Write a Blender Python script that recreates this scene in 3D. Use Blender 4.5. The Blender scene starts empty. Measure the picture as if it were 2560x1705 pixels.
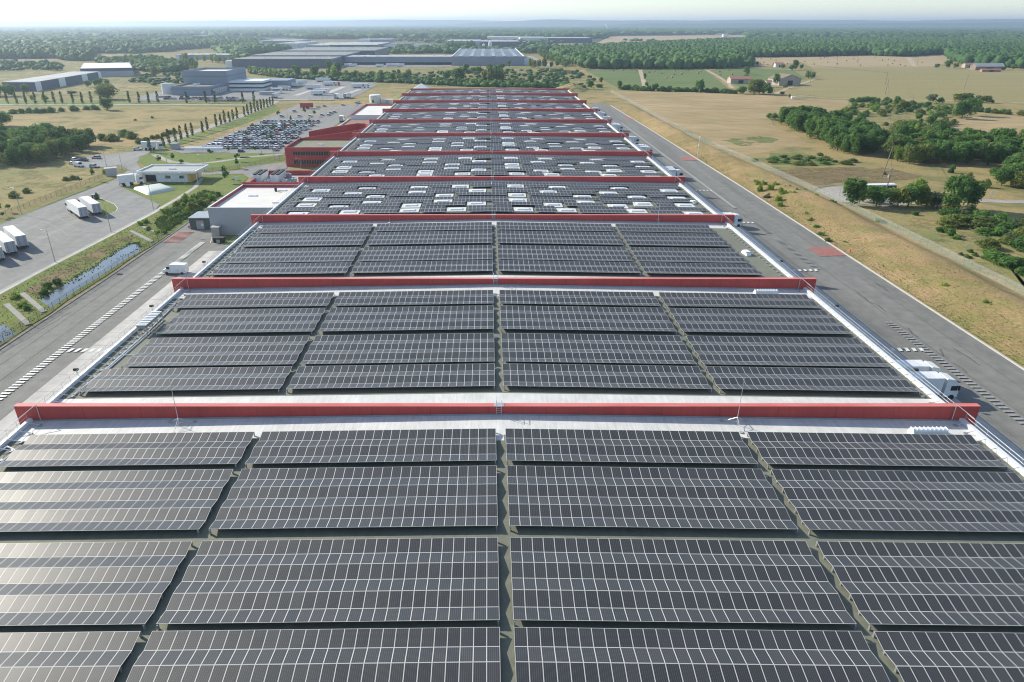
import bpy, math, random
import numpy as np
random.seed(7); rng = np.random.default_rng(7)
S = bpy.context.scene
COL = S.collection
R = math.radians
# ------------------------------------------------------------ camera, sky, sun
PITCH = R(24.95)
cam = bpy.data.cameras.new('camera'); cam.sensor_width = 36; cam.lens = 24.0
cam.shift_x = 60/2560; cam.clip_start = .5; cam.clip_end = 60000
co = bpy.data.objects.new('camera', cam); COL.objects.link(co)
co.location = (0, 0, 56); co.rotation_euler = (R(90)-PITCH, 0, 0); S.camera = co
SUNDIR = (-1.6, .95, 1.03)              # from the ground to the sun
el = math.atan2(SUNDIR[2], math.hypot(SUNDIR[0], SUNDIR[1])); az = math.atan2(SUNDIR[0], SUNDIR[1])
W = bpy.data.worlds.new('World'); S.world = W; W.use_nodes = True
nt = W.node_tree; bg = nt.nodes['Background']
sky = nt.nodes.new('ShaderNodeTexSky'); sky.sky_type = 'NISHITA'; sky.sun_disc = False
sky.sun_elevation = el; sky.sun_rotation = az; sky.altitude = 60; sky.air_density = 1.0; sky.dust_density = .35; sky.ozone_density = 3.0
tint = nt.nodes.new('ShaderNodeMix'); tint.data_type = 'RGBA'; tint.blend_type = 'MULTIPLY'; tint.inputs[0].default_value = 1; tint.inputs[7].default_value = (.96, 1.0, 1.0, 1)
hs = nt.nodes.new('ShaderNodeHueSaturation'); hs.inputs['Saturation'].default_value = .8
nt.links.new(sky.outputs[0], hs.inputs['Color']); nt.links.new(hs.outputs[0], tint.inputs[6]); nt.links.new(tint.outputs[2], bg.inputs[0]); bg.inputs[1].default_value = .125
sl = bpy.data.lights.new('sun', 'SUN'); sl.energy = 4.2; sl.angle = R(.53); sl.color = (1, .93, .79)
so = bpy.data.objects.new('sun', sl); COL.objects.link(so)
from mathutils import Vector, Matrix
so.rotation_euler = Vector(SUNDIR).to_track_quat('Z', 'Y').to_euler()
S.view_settings.view_transform = 'Standard'; S.view_settings.look = 'None'; S.view_settings.gamma = 1
S.view_settings.exposure = .72
S.render.engine = 'CYCLES'
S.cycles.max_bounces = 6; S.cycles.volume_bounces = 0; S.cycles.transparent_max_bounces = 12
S.cycles.sample_clamp_indirect = 3; S.cycles.filter_width = 1.1; S.cycles.pixel_filter_type = 'BLACKMAN_HARRIS'

# ------------------------------------------------------------ surveying: sight lines of the drone to real ground positions
F = 1707.0
def G(px, py, z=0.0):
    a = PITCH+math.atan((py-852.5)/F); H = 56-z
    D = H/math.tan(a); zc = D*math.cos(PITCH)+H*math.sin(PITCH)
    return ((px-1220)*zc/F, D)
def Z(ox, oy, s=3.364):
    return lambda a, b, z=0.0: G(ox+a/s, oy+b/s, z)
fA = Z(0, 0); fB = Z(0, 350); fB7 = Z(0, 700); fC = Z(600, 0); fR3 = Z(1200, 0); fR4 = Z(1860, 0); fR8 = Z(1860, 350); fR3b = Z(1200, 350)
fF = Z(350, 30, 6.729); fE = Z(650, 30, 6.729); fH = Z(1000, 30, 6.729); fI = Z(1300, 30, 6.729); fL = Z(0, 0, 6.729); fQ = Z(2210, 200, 6.729)
def PX(x, y, z=0):      # where a point falls across the view, used only for left-to-right wording
    return x/(y*math.cos(PITCH)+(56-z)*math.sin(PITCH))
W1 = ['first','second','third','fourth','fifth','sixth','seventh','eighth','ninth','tenth','eleventh','twelfth','thirteenth','fourteenth','fifteenth','sixteenth','seventeenth','eighteenth','nineteenth']
TN = {2:'twenty',3:'thirty',4:'forty',5:'fifty',6:'sixty',7:'seventy',8:'eighty',9:'ninety'}
TH = {2:'twentieth',3:'thirtieth',4:'fortieth',5:'fiftieth',6:'sixtieth',7:'seventieth',8:'eightieth',9:'ninetieth'}
def nth(i):
    i += 1
    if i >= 100: return 'hundred-and-'+nth(i-101) if i > 100 else 'hundredth'
    if i < 20: return W1[i-1]
    return TH[i//10] if i % 10 == 0 else TN[i//10]+'-'+W1[i % 10-1]

# ------------------------------------------------------------ materials
def newmat(name):
    m = bpy.data.materials.new(name); m.use_nodes = True
    return m, m.node_tree, m.node_tree.nodes['Principled BSDF']
def lk(t, a, b): t.links.new(a, b)
def coords(t, kind='Object'):
    if kind == 'World':
        return t.nodes.new('ShaderNodeNewGeometry').outputs['Position']
    return t.nodes.new('ShaderNodeTexCoord').outputs[kind]
def noise(t, vec, scale, detail=3, rough=.6, stretch=None):
    if stretch:
        mp = t.nodes.new('ShaderNodeMapping'); mp.inputs['Scale'].default_value = stretch; lk(t, vec, mp.inputs[0]); vec = mp.outputs[0]
    n = t.nodes.new('ShaderNodeTexNoise'); n.inputs['Scale'].default_value = scale; n.inputs['Detail'].default_value = detail
    n.inputs['Roughness'].default_value = rough; lk(t, vec, n.inputs['Vector']); return n.outputs['Fac']
def ramp(t, fac, stops):
    r = t.nodes.new('ShaderNodeValToRGB'); e = r.color_ramp.elements
    while len(e) < len(stops): e.new(.5)
    for k, (p, c) in enumerate(stops): e[k].position = p; e[k].color = (*c, 1)
    lk(t, fac, r.inputs[0]); return r.outputs[0]
def mix(t, fac, a, b, mode='MIX'):
    m = t.nodes.new('ShaderNodeMix'); m.data_type = 'RGBA'; m.blend_type = mode
    if isinstance(fac, (int, float)): m.inputs[0].default_value = fac
    else: lk(t, fac, m.inputs[0])
    for s, v in ((6, a), (7, b)):
        if isinstance(v, tuple): m.inputs[s].default_value = (*v, 1)
        else: lk(t, v, m.inputs[s])
    return m.outputs[2]
def mth(t, op, a, b=0.0, c=None):
    m = t.nodes.new('ShaderNodeMath'); m.operation = op
    for k, v in enumerate((a, b, c)):
        if v is None: continue
        if isinstance(v, (int, float)): m.inputs[k].default_value = v
        else: lk(t, v, m.inputs[k])
    return m.outputs[0]
def bump(t, b, h, strength=.3, dist=.1):
    n = t.nodes.new('ShaderNodeBump'); n.inputs['Strength'].default_value = strength; n.inputs['Distance'].default_value = dist
    lk(t, h, n.inputs['Height']); lk(t, n.outputs[0], b.inputs['Normal'])
def plain(name, c, rough=.6, metal=0, var=.12, scale=.7, spec=.5, kind='World'):
    m, t, b = newmat(name)
    n = noise(t, coords(t, kind), scale, 4)
    d = tuple(max(0, v*(1-var)) for v in c); l = tuple(min(1, v*(1+var)) for v in c)
    lk(t, ramp(t, n, [(.3, d), (.7, l)]), b.inputs['Base Color'])
    b.inputs['Roughness'].default_value = rough; b.inputs['Metallic'].default_value = metal
    b.inputs['Specular IOR Level'].default_value = spec
    return m
def ground(name, c1, c2, c3, s1=.012, s2=.12, s3=1.5, streak=None, bs=.5, cover=None, rows=None):
    m, t, b = newmat(name); P = coords(t, 'World')
    n1 = noise(t, P, s1, 5, .65); n2 = noise(t, P, s2, 6, .7, streak); n3 = noise(t, P, s3, 3, .7)
    a = ramp(t, n1, [(.38, c1), (.62, c2)])
    f = mth(t, 'MULTIPLY', ramp(t, n2, [(.42, (0, 0, 0)), (.66, (1, 1, 1))]), .75)
    a = mix(t, f, a, c3)
    v = ramp(t, n3, [(.3, (.72, .72, .72)), (.7, (1.15, 1.15, 1.15))])
    a = mix(t, 1.0, a, v, 'MULTIPLY')
    if rows:                        # mowing and drilling lines of the farm machinery
        ang, per, dark = rows; sp = t.nodes.new('ShaderNodeSeparateXYZ'); lk(t, P, sp.inputs[0])
        q = mth(t, 'ADD', mth(t, 'MULTIPLY', sp.outputs[0], math.cos(ang)/per), mth(t, 'MULTIPLY', sp.outputs[1], math.sin(ang)/per))
        q = mth(t, 'ADD', q, mth(t, 'MULTIPLY', noise(t, P, .01, 2), 1.5)); q = mth(t, 'MULTIPLY_ADD', mth(t, 'SINE', mth(t, 'MULTIPLY', q, 6.283)), .5, .5)
        a = mix(t, 1.0, a, ramp(t, q, [(.05, (dark, dark, dark)), (.35, (1, 1, 1))]), 'MULTIPLY')
    lk(t, a, b.inputs['Base Color']); b.inputs['Roughness'].default_value = .95; b.inputs['Specular IOR Level'].default_value = .1
    bump(t, b, n3, bs, .25)
    if cover is not None:           # broken ground cover: bare ground shows between the patches
        nc = noise(t, P, .09, 7, .68); lk(t, ramp(t, nc, [(cover-.05, (0, 0, 0)), (cover+.05, (1, 1, 1))]), b.inputs['Alpha'])
    return m
M = {}
M['land'] = ground('dry_grassland', (.36, .265, .15), (.27, .215, .11), (.12, .125, .05), .006, .05, .8)
M['bank'] = ground('bank_grass', (.40, .275, .15), (.29, .21, .10), (.19, .20, .065), .035, .15, 1.5)
M['tan'] = ground('tan_field', (.46, .34, .195), (.35, .26, .135), (.25, .215, .10), .014, .05, 1.2, (.5, 1.6, 1), .5, None, (.6, 14, .93))
M['olive'] = ground('olive_field', (.29, .25, .115), (.31, .265, .125), (.25, .225, .095), .006, .02, .5, (.2, 1.2, 1), .2, None, (1.45, 9, .88))
M['straw'] = ground('straw_field', (.44, .33, .20), (.40, .31, .18), (.33, .27, .15), .01, .03, .6, (.2, 1.2, 1), .2, None, (.35, 8, .86))
M['green'] = ground('green_field', (.12, .175, .06), (.14, .19, .066), (.20, .215, .09), .008, .04, .6, (.3, 1.5, 1), .2, None, (.2, 7, .87))
M['lawn'] = ground('lawn', (.16, .21, .055), (.22, .23, .08), (.13, .185, .05), .03, .2, 2)
M['lush'] = ground('lush_grass', (.13, .19, .045), (.18, .22, .055), (.19, .155, .07), .05, .3, 1.2)
M['brown'] = ground('brown_scrub', (.21, .15, .08), (.25, .185, .10), (.11, .11, .05), .03, .15, 1.2, (.4, 1.2, 1), .5, .45)
M['rough'] = ground('rough_grass', (.24, .22, .095), (.35, .27, .13), (.15, .19, .065), .012, .05, 1.0, None, .4, .44)
M['scrub'] = ground('scrub_green', (.11, .17, .05), (.16, .20, .07), (.25, .22, .10), .05, .2, 1.0, None, .5, .47)
def asphalt(name, c, crack=True):
    m, t, b = newmat(name); P = coords(t, 'World')
    n1 = noise(t, P, .09, 6, .65, (2.2, .12, 1)); n2 = noise(t, P, 6, 3, .7); n3 = noise(t, P, .4, 4, .6)
    a = ramp(t, n1, [(.32, tuple(v*.82 for v in c)), (.68, tuple(v*1.15 for v in c))])
    a = mix(t, 1.0, a, ramp(t, n2, [(.3, (.85, .85, .85)), (.7, (1.12, 1.12, 1.12))]), 'MULTIPLY')
    n4 = noise(t, P, .12, 3, .5); a = mix(t, 1.0, a, ramp(t, n4, [(.62, (1, 1, 1)), (.68, (.92, .92, .92))]), 'MULTIPLY')
    a = mix(t, 1.0, a, ramp(t, n3, [(.35, (.86, .86, .86)), (.6, (1.05, 1.05, 1.05))]), 'MULTIPLY')
    lk(t, a, b.inputs['Base Color']); b.inputs['Roughness'].default_value = .85; b.inputs['Specular IOR Level'].default_value = .3
    return m
M['asphalt'] = asphalt('asphalt', (.20, .197, .18)); M['asphalt_lot'] = asphalt('lot_asphalt', (.225, .222, .21))
M['concrete'] = asphalt('concrete', (.46, .44, .41)); M['path'] = asphalt('path', (.34, .31, .27))
M['track'] = asphalt('dirt_track', (.42, .33, .22))
M['tar'] = plain('tar_seam', (.07, .068, .065), .6)
M['paint'] = plain('road_paint', (.62, .62, .58), .6, var=.2, scale=1.5)
M['paint_worn'] = plain('worn_paint', (.29, .29, .28), .7, var=.35, scale=3)
M['redpaint'] = plain('red_paint', (.42, .15, .12), .7, var=.25, scale=2)
M['kerb'] = plain('kerb_stone', (.5, .48, .44), .8)
M['kerb_stone2'] = plain('weathered_concrete', (.27, .26, .23), .9, 0, .2, 1.2)
M['kerb_dark'] = plain('kerb_dark', (.2, .2, .19), .8)
def membrane():
    m, t, b = newmat('roof_membrane'); P = coords(t, 'World')
    n1 = noise(t, P, .06, 4); n2 = noise(t, P, 1.2, 4)
    a = ramp(t, n1, [(.3, (.15, .157, .118)), (.7, (.19, .195, .145))])
    a = mix(t, 1.0, a, ramp(t, n2, [(.3, (.85, .85, .85)), (.7, (1.1, 1.1, 1.1))]), 'MULTIPLY')
    sp = t.nodes.new('ShaderNodeSeparateXYZ'); lk(t, P, sp.inputs[0])
    sx = mth(t, 'LESS_THAN', mth(t, 'FRACT', mth(t, 'DIVIDE', sp.outputs[0], 1.02)), .05)
    a = mix(t, mth(t, 'MULTIPLY', sx, .35), a, (.10, .10, .085))
    lk(t, a, b.inputs['Base Color']); b.inputs['Roughness'].default_value = .8; return m
M['membrane'] = membrane()
def whitemem():
    m, t, b = newmat('white_membrane'); P = coords(t, 'World')
    n1 = noise(t, P, .25, 5, .65); n2 = noise(t, P, 1.0, 4, .6, (3, .4, 1))
    a = ramp(t, n1, [(.3, (.58, .58, .55)), (.7, (.70, .70, .665))])
    a = mix(t, 1.0, a, ramp(t, n2, [(.3, (.86, .86, .87)), (.65, (1.03, 1.03, 1.03))]), 'MULTIPLY')
    sp = t.nodes.new('ShaderNodeSeparateXYZ'); lk(t, P, sp.inputs[0])
    sx = mth(t, 'LESS_THAN', mth(t, 'FRACT', mth(t, 'DIVIDE', sp.outputs[0], 1.0)), .04)
    a = mix(t, mth(t, 'MULTIPLY', sx, .3), a, (.4, .4, .4))
    lk(t, a, b.inputs['Base Color']); b.inputs['Roughness'].default_value = .55; return m
M['white_mem'] = whitemem()
def redwall(name='red_cladding', c=(.40, .052, .045), step=7.0):
    m, t, b = newmat(name); P = coords(t, 'World')
    n1 = noise(t, P, .18, 4, .6); n2 = noise(t, P, 1.2, 5, .7, (2.2, 1, .35))
    a = ramp(t, n1, [(.3, tuple(v*.88 for v in c)), (.7, tuple(v*1.14 for v in c))])
    a = mix(t, 1.0, a, ramp(t, n2, [(.28, (.84, .85, .85)), (.62, (1.06, 1.06, 1.06))]), 'MULTIPLY')
    sp = t.nodes.new('ShaderNodeSeparateXYZ'); lk(t, P, sp.inputs[0])
    sx = mth(t, 'LESS_THAN', mth(t, 'FRACT', mth(t, 'DIVIDE', sp.outputs[0], step)), .011)
    a = mix(t, mth(t, 'MULTIPLY', sx, .6), a, (.1, .02, .02))
    lk(t, a, b.inputs['Base Color']); b.inputs['Roughness'].default_value = .5; return m
M['red'] = redwall()
def redcap():
    m, t, b = newmat('red_coping'); P = coords(t, 'World')
    n1 = noise(t, P, .12, 3, .6, (1, 6, 1)); n2 = noise(t, P, .9, 5, .75, (.35, 4, 1))
    a = ramp(t, n1, [(.35, (.58, .12, .10)), (.65, (.66, .20, .17))])
    a = mix(t, ramp(t, n2, [(.64, (0, 0, 0)), (.72, (.8, .8, .8))]), a, (.20, .10, .085))
    lk(t, a, b.inputs['Base Color']); b.inputs['Roughness'].default_value = .45; return m
M['redcap'] = redcap()
def solar():
    m, t, b = newmat('solar_module'); uv = coords(t, 'UV')
    sp = t.nodes.new('ShaderNodeSeparateXYZ'); lk(t, uv, sp.inputs[0])
    fu = mth(t, 'FRACT', sp.outputs[0]); fv = mth(t, 'FRACT', sp.outputs[1])
    du = mth(t, 'ABSOLUTE', mth(t, 'SUBTRACT', fu, .5)); dv = mth(t, 'ABSOLUTE', mth(t, 'SUBTRACT', fv, .5))
    fr = mth(t, 'MAXIMUM', mth(t, 'GREATER_THAN', du, .470), mth(t, 'GREATER_THAN', dv, .481))
    iu = mth(t, 'MULTIPLY', mth(t, 'SUBTRACT', fu, .04), 6/.92); iv = mth(t, 'MULTIPLY', mth(t, 'SUBTRACT', fv, .025), 10/.95)
    cu = mth(t, 'ABSOLUTE', mth(t, 'SUBTRACT', mth(t, 'FRACT', iu), .5)); cv = mth(t, 'ABSOLUTE', mth(t, 'SUBTRACT', mth(t, 'FRACT', iv), .5))
    gap = mth(t, 'GREATER_THAN', cu, .455); gap2 = mth(t, 'GREATER_THAN', cv, .478)
    fl = t.nodes.new('ShaderNodeCombineXYZ'); lk(t, mth(t, 'FLOOR', sp.outputs[0]), fl.inputs[0]); 
    oi = t.nodes.new('ShaderNodeObjectInfo'); lk(t, oi.outputs['Random'], fl.inputs[1])
    wn = t.nodes.new('ShaderNodeTexWhiteNoise'); wn.noise_dimensions = '3D'; lk(t, fl.outputs[0], wn.inputs['Vector'])
    cell = ramp(t, wn.outputs['Value'], [(0, (.028, .0285, .029)), (1, (.043, .043, .043))])
    c = mix(t, mth(t, 'MULTIPLY', gap, .8), cell, (.17, .17, .165)); c = mix(t, mth(t, 'MULTIPLY', gap2, .45), c, (.13, .13, .13))
    c = mix(t, fr, c, (.52, .51, .48))
    lk(t, c, b.inputs['Base Color'])
    dust = noise(t, coords(t, 'World'), .8, 4); strk = noise(t, uv, 3.0, 3, .7, (9, .5, 1))
    rg = mth(t, 'ADD', mth(t, 'MULTIPLY', dust, .10), mth(t, 'MULTIPLY_ADD', strk, .22, .24)); rg = mth(t, 'ADD', rg, mth(t, 'MULTIPLY', wn.outputs['Value'], .05))
    lk(t, mth(t, 'ADD', rg, mth(t, 'MULTIPLY', fr, .15)), b.inputs['Roughness'])
    vs = t.nodes.new('ShaderNodeVectorMath'); vs.operation = 'SUBTRACT'; lk(t, wn.outputs['Color'], vs.inputs[0]); vs.inputs[1].default_value = (.5, .5, .5)
    vm = t.nodes.new('ShaderNodeVectorMath'); vm.operation = 'SCALE'; lk(t, vs.outputs[0], vm.inputs[0]); vm.inputs['Scale'].default_value = .022
    ge = t.nodes.new('ShaderNodeNewGeometry'); va = t.nodes.new('ShaderNodeVectorMath'); va.operation = 'ADD'; lk(t, ge.outputs['Normal'], va.inputs[0]); lk(t, vm.outputs[0], va.inputs[1])
    vn = t.nodes.new('ShaderNodeVectorMath'); vn.operation = 'NORMALIZE'; lk(t, va.outputs[0], vn.inputs[0]); lk(t, vn.outputs[0], b.inputs['Normal'])
    b.inputs['Specular IOR Level'].default_value = .62
    return m
M['solar'] = solar()
M['alu'] = plain('aluminium', (.55, .56, .57), .4, .6, .08)
M['alu_light'] = plain('white_aluminium', (.72, .73, .74), .45, .1, .06)
M['steel'] = plain('galvanised', (.38, .39, .40), .45, .6, .1)
M['dark'] = plain('dark_underside', (.03, .03, .032), .8)
M['rubber'] = plain('rubber', (.02, .02, .02), .8)
M['dome'] = plain('skylight_dome', (.68, .70, .70), .25, 0, .05)
M['white'] = plain('white_paint', (.71, .72, .72), .45, 0, .1, .9)
M['dirtywhite'] = plain('off_white_wall', (.62, .62, .60), .6, 0, .08)
M['grey_clad'] = plain('grey_cladding', (.36, .375, .40), .5, 0, .05, .05)
M['bluegrey'] = plain('blue_grey_cladding', (.215, .25, .31), .5, 0, .05, .05)
M['darkgrey'] = plain('dark_grey_cladding', (.085, .10, .135), .5, 0, .08, .05)
M['navy'] = plain('navy_cladding', (.05, .075, .13), .5, 0, .08, .05)
M['roofdark'] = plain('dark_flat_roof', (.20, .21, .205), .8, 0, .15, .05)
M['roofgrey'] = plain('grey_roof', (.36, .37, .36), .8, 0, .15, .05)
M['greenroof'] = plain('sedum_roof', (.20, .20, .135), .9, 0, .15, .4)
M['whiteroof'] = plain('white_roof', (.66, .63, .585), .7, 0, .07, .15)
M['terracotta'] = plain('brown_gravel_roof', (.27, .14, .10), .8, 0, .2, .5)
M['tile'] = plain('clay_tile', (.36, .17, .12), .8, 0, .2, .5)
M['stone'] = plain('stone_wall', (.38, .33, .27), .85, 0, .15, .5)
M['glass'] = plain('window_glass', (.02, .03, .035), .08, 0, .1)
M['wood'] = plain('weathered_wood', (.22, .17, .12), .85, 0, .15, 2)
M['water'] = plain('pond_water', (.07, .08, .085), .12, 0, .35, .25, .6)
_t = M['water'].node_tree; bump(_t, _t.nodes['Principled BSDF'], noise(_t, coords(_t, 'World'), 1.6, 4, .6), .35, .06)
M['greenpaint'] = plain('green_paint', (.07, .10, .085), .5)
M['tarp'] = plain('green_white_tarp', (.50, .56, .49), .6, 0, .08, .3)
M['hay'] = plain('hay', (.30, .22, .11), .95, 0, .2, 3)
M['orange'] = plain('orange_paint', (.70, .12, .04), .4)
M['busblue'] = plain('blue_paint', (.08, .28, .45), .3)
M['yellow'] = plain('yellow_render', (.60, .42, .12), .6)
CARCOL = {'white': (.72, .73, .75), 'silver': (.42, .44, .46), 'dark blue': (.025, .04, .085), 'black': (.02, .021, .024), 'red': (.38, .03, .03), 'grey': (.13, .14, .16)}
for k, c in CARCOL.items():
    m = plain('car_paint_'+k.replace(' ', '_'), c, .3, 0, .03); m.node_tree.nodes['Principled BSDF'].inputs['Coat Weight'].default_value = .6; M['car '+k] = m
def mesh_fence(name, c, dens):
    m, t, b = newmat(name)
    tr = t.nodes.new('ShaderNodeBsdfTransparent'); mx = t.nodes.new('ShaderNodeMixShader'); mx.inputs[0].default_value = dens
    b.inputs['Base Color'].default_value = (*c, 1); b.inputs['Roughness'].default_value = .5
    lk(t, tr.outputs[0], mx.inputs[1]); lk(t, b.outputs[0], mx.inputs[2]); lk(t, mx.outputs[0], t.nodes['Material Output'].inputs[0]); return m
M['chain'] = mesh_fence('chain_link', (.45, .49, .46), .22)
M['netting'] = mesh_fence('dark_netting', (.05, .09, .06), .22)
def leaf(name, c1, c2, c3, sc=.35):
    m, t, b = newmat(name)
    P = coords(t, 'World'); n = noise(t, P, sc, 3 if sc > .2 else 6, .6 if sc > .2 else .72); oi = t.nodes.new('ShaderNodeObjectInfo')
    a = ramp(t, n, [(.3, c1), (.52, c2), (.75, c3)])
    v = ramp(t, oi.outputs['Random'], [(0, (.75, .8, .8)), (1, (1.25, 1.15, 1.05))])
    a = mix(t, 1.0, a, v, 'MULTIPLY')
    lk(t, a, b.inputs['Base Color']); b.inputs['Roughness'].default_value = .7; b.inputs['Specular IOR Level'].default_value = .25
    tl = t.nodes.new('ShaderNodeBsdfTranslucent'); lk(t, a, tl.inputs[0]); mx = t.nodes.new('ShaderNodeMixShader'); mx.inputs[0].default_value = .45
    lk(t, b.outputs[0], mx.inputs[1]); lk(t, tl.outputs[0], mx.inputs[2]); lk(t, mx.outputs[0], t.nodes['Material Output'].inputs[0]); return m
M['leaf'] = leaf('leaves_dark', (.075, .165, .04), (.115, .225, .055), (.17, .285, .07))
M['leaf_light'] = leaf('leaves_light', (.19, .29, .05), (.26, .37, .07), (.33, .42, .09))
M['leaf_pale'] = leaf('leaves_pale', (.10, .14, .07), (.14, .19, .10), (.19, .23, .13))
M['leaf_cyp'] = leaf('leaves_cypress', (.045, .085, .025), (.065, .12, .035), (.09, .14, .045))
M['leaf_olive'] = leaf('leaves_olive', (.13, .18, .045), (.18, .23, .06), (.24, .27, .085))
M['wood_far'] = leaf('far_canopy', (.045, .115, .03), (.085, .19, .05), (.17, .28, .075), .06)
M['bark'] = plain('bark', (.12, .09, .065), .9, 0, .2, 3)
M['tuft'] = plain('dry_tuft', (.30, .22, .10), .9, 0, .3, .6)
M['tuft_green'] = plain('green_tuft', (.19, .25, .065), .9, 0, .3, .6)

# ------------------------------------------------------------ mesh building
class MB:
    def __init__(s): s.v = []; s.f = []; s.m = []; s.u = []
    def face(s, pts, m=0, uv=None):
        n = len(s.v); s.v += [tuple(p) for p in pts]; s.f.append(tuple(range(n, n+len(pts)))); s.m.append(m)
        s.u += uv if uv else [(0, 0)]*len(pts); return s
    def hexa(s, lo, hi, m=0):       # lo, hi: four corners each, counter-clockwise from above
        n = len(s.v); s.v += [tuple(p) for p in list(lo)+list(hi)]
        for q in ((3, 2, 1, 0), (4, 5, 6, 7), (0, 1, 5, 4), (1, 2, 6, 5), (2, 3, 7, 6), (3, 0, 4, 7)):
            s.f.append(tuple(n+i for i in q)); s.m.append(m); s.u += [(0, 0)]*4
        return s
    def box(s, x0, x1, y0, y1, z0, z1, m=0):
        return s.hexa([(x0, y0, z0), (x1, y0, z0), (x1, y1, z0), (x0, y1, z0)], [(x0, y0, z1), (x1, y0, z1), (x1, y1, z1), (x0, y1, z1)], m)
    def prism(s, poly, z0, z1, m=0, mt=None, bottom=True):
        n = len(poly); a = sum(poly[i][0]*poly[(i+1) % n][1]-poly[(i+1) % n][0]*poly[i][1] for i in range(n))
        if a < 0: poly = poly[::-1]
        s.face([(x, y, z1) for x, y in poly], m if mt is None else mt)
        if bottom: s.face([(x, y, z0) for x, y in poly[::-1]], m)
        for i in range(n):
            a, b = poly[i], poly[(i+1) % n]
            s.face([(a[0], a[1], z0), (b[0], b[1], z0), (b[0], b[1], z1), (a[0], a[1], z1)], m)
        return s
    def tube(s, p, q, r, n=6, m=0, r2=None):
        p = Vector(p); q = Vector(q); d = (q-p).normalized(); a = d.orthogonal().normalized(); b = d.cross(a); r2 = r if r2 is None else r2
        k = len(s.v)
        for c, rr in ((p, r), (q, r2)):
            for i in range(n):
                t = 2*math.pi*i/n; s.v.append(tuple(c+(a*math.cos(t)+b*math.sin(t))*rr))
        for i in range(n):
            j = (i+1) % n; s.f.append((k+i, k+j, k+n+j, k+n+i)); s.m.append(m); s.u += [(0, 0)]*4
        s.f.append(tuple(k+i for i in range(n))[::-1]); s.m.append(m); s.u += [(0, 0)]*n
        s.f.append(tuple(k+n+i for i in range(n))); s.m.append(m); s.u += [(0, 0)]*n
        return s
    def mesh(s, name, mats, smooth=False):
        me = bpy.data.meshes.new(name); me.from_pydata(s.v, [], s.f); 
        for m in (mats if isinstance(mats, (list, tuple)) else [mats]): me.materials.append(M[m] if isinstance(m, str) else m)
        me.polygons.foreach_set('material_index', s.m)
        ul = me.uv_layers.new(name='uv'); ul.data.foreach_set('uv', [c for q in s.u for c in q])
        if smooth: me.polygons.foreach_set('use_smooth', [True]*len(s.f))
        me.update(); return me
    def build(s, name, mats, parent=None, smooth=False): return add(name, s.mesh(name, mats, smooth), parent)
def add(name, me, parent=None):
    o = bpy.data.objects.new(name, me); COL.objects.link(o)
    if parent: o.parent = parent
    return o
def tag(o, label, cat, group=None, kind=None):
    o['label'] = label; o['category'] = cat
    if group: o['group'] = group
    if kind: o['kind'] = kind
    return o
def empty(name, loc=(0, 0, 0), rz=0, s=1):
    o = bpy.data.objects.new(name, None); COL.objects.link(o); o.location = loc; o.rotation_euler = (0, 0, rz)
    o.scale = (s, s, s) if isinstance(s, (int, float)) else s; o.empty_display_size = .2; return o
def structure(o): o['kind'] = 'structure'; return o
NAMED = {}
def npmesh(name, V, Fq, mats, smooth=False):
    me = bpy.data.meshes.new(name); V = np.asarray(V, dtype=np.float32); Fq = np.asarray(Fq, dtype=np.int32)
    k = Fq.shape[1]; me.vertices.add(len(V)); me.vertices.foreach_set('co', V.ravel())
    me.loops.add(Fq.size); me.loops.foreach_set('vertex_index', Fq.ravel())
    me.polygons.add(len(Fq)); me.polygons.foreach_set('loop_start', np.arange(0, Fq.size, k, dtype=np.int32))
    me.polygons.foreach_set('loop_total', np.full(len(Fq), k, dtype=np.int32))
    if smooth: me.polygons.foreach_set('use_smooth', np.ones(len(Fq), dtype=bool))
    me.materials.append(M[mats]); me.update(); me.validate(); return me

# ------------------------------------------------------------ setting: ground, fields, roads
b = MB()
xs = [-17000, -6000, -2500, -1200, -600, -300, 0, 300, 600, 1200, 2500, 6000, 17000]
ys = [-2500, -600, 0, 300, 600, 1000, 1600, 2600, 4200, 7000, 11000, 17000]
for i in range(len(xs)-1):
    for j in range(len(ys)-1):
        b.face([(xs[i], ys[j], 0), (xs[i+1], ys[j], 0), (xs[i+1], ys[j+1], 0), (xs[i], ys[j+1], 0)])
# the broad land far away is mostly wooded, broken by pale fields
def landmat():
    m, t, bs = newmat('countryside'); P = coords(t, 'World')
    n0 = noise(t, P, .004, 5, .6); n2 = noise(t, P, .05, 6, .7); n3 = noise(t, P, .8, 3, .7)
    a = ramp(t, n0, [(.38, (.39, .28, .135)), (.60, (.27, .23, .095))])
    a = mix(t, ramp(t, n2, [(.47, (0, 0, 0)), (.62, (.85, .85, .85))]), a, (.15, .16, .065))
    vo = t.nodes.new('ShaderNodeTexVoronoi'); vo.inputs['Scale'].default_value = .0028; lk(t, P, vo.inputs['Vector'])
    far = mix(t, 1.0, ramp(t, vo.outputs['Color'], [(.25, (.05, .08, .03)), (.5, (.09, .12, .045)), (.8, (.26, .21, .11))]), ramp(t, n2, [(.3, (.6, .6, .6)), (.7, (1.2, 1.2, 1.2))]), 'MULTIPLY')
    sp = t.nodes.new('ShaderNodeSeparateXYZ'); lk(t, P, sp.inputs[0])
    d = mth(t, 'ADD', mth(t, 'MULTIPLY', sp.outputs[1], 1/1500), -.75)
    d.node.use_clamp = True
    a = mix(t, d, a, far)
    a = mix(t, 1.0, a, ramp(t, n3, [(.3, (.72, .72, .72)), (.7, (1.15, 1.15, 1.15))]), 'MULTIPLY')
    lk(t, a, bs.inputs['Base Color']); bs.inputs['Roughness'].default_value = .95; bs.inputs['Specular IOR Level'].default_value = .1
    bump(t, bs, n3, .5, .25); return m
M['countryside'] = landmat()
structure(b.build('ground', 'countryside'))
ZS = [.02]
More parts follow.
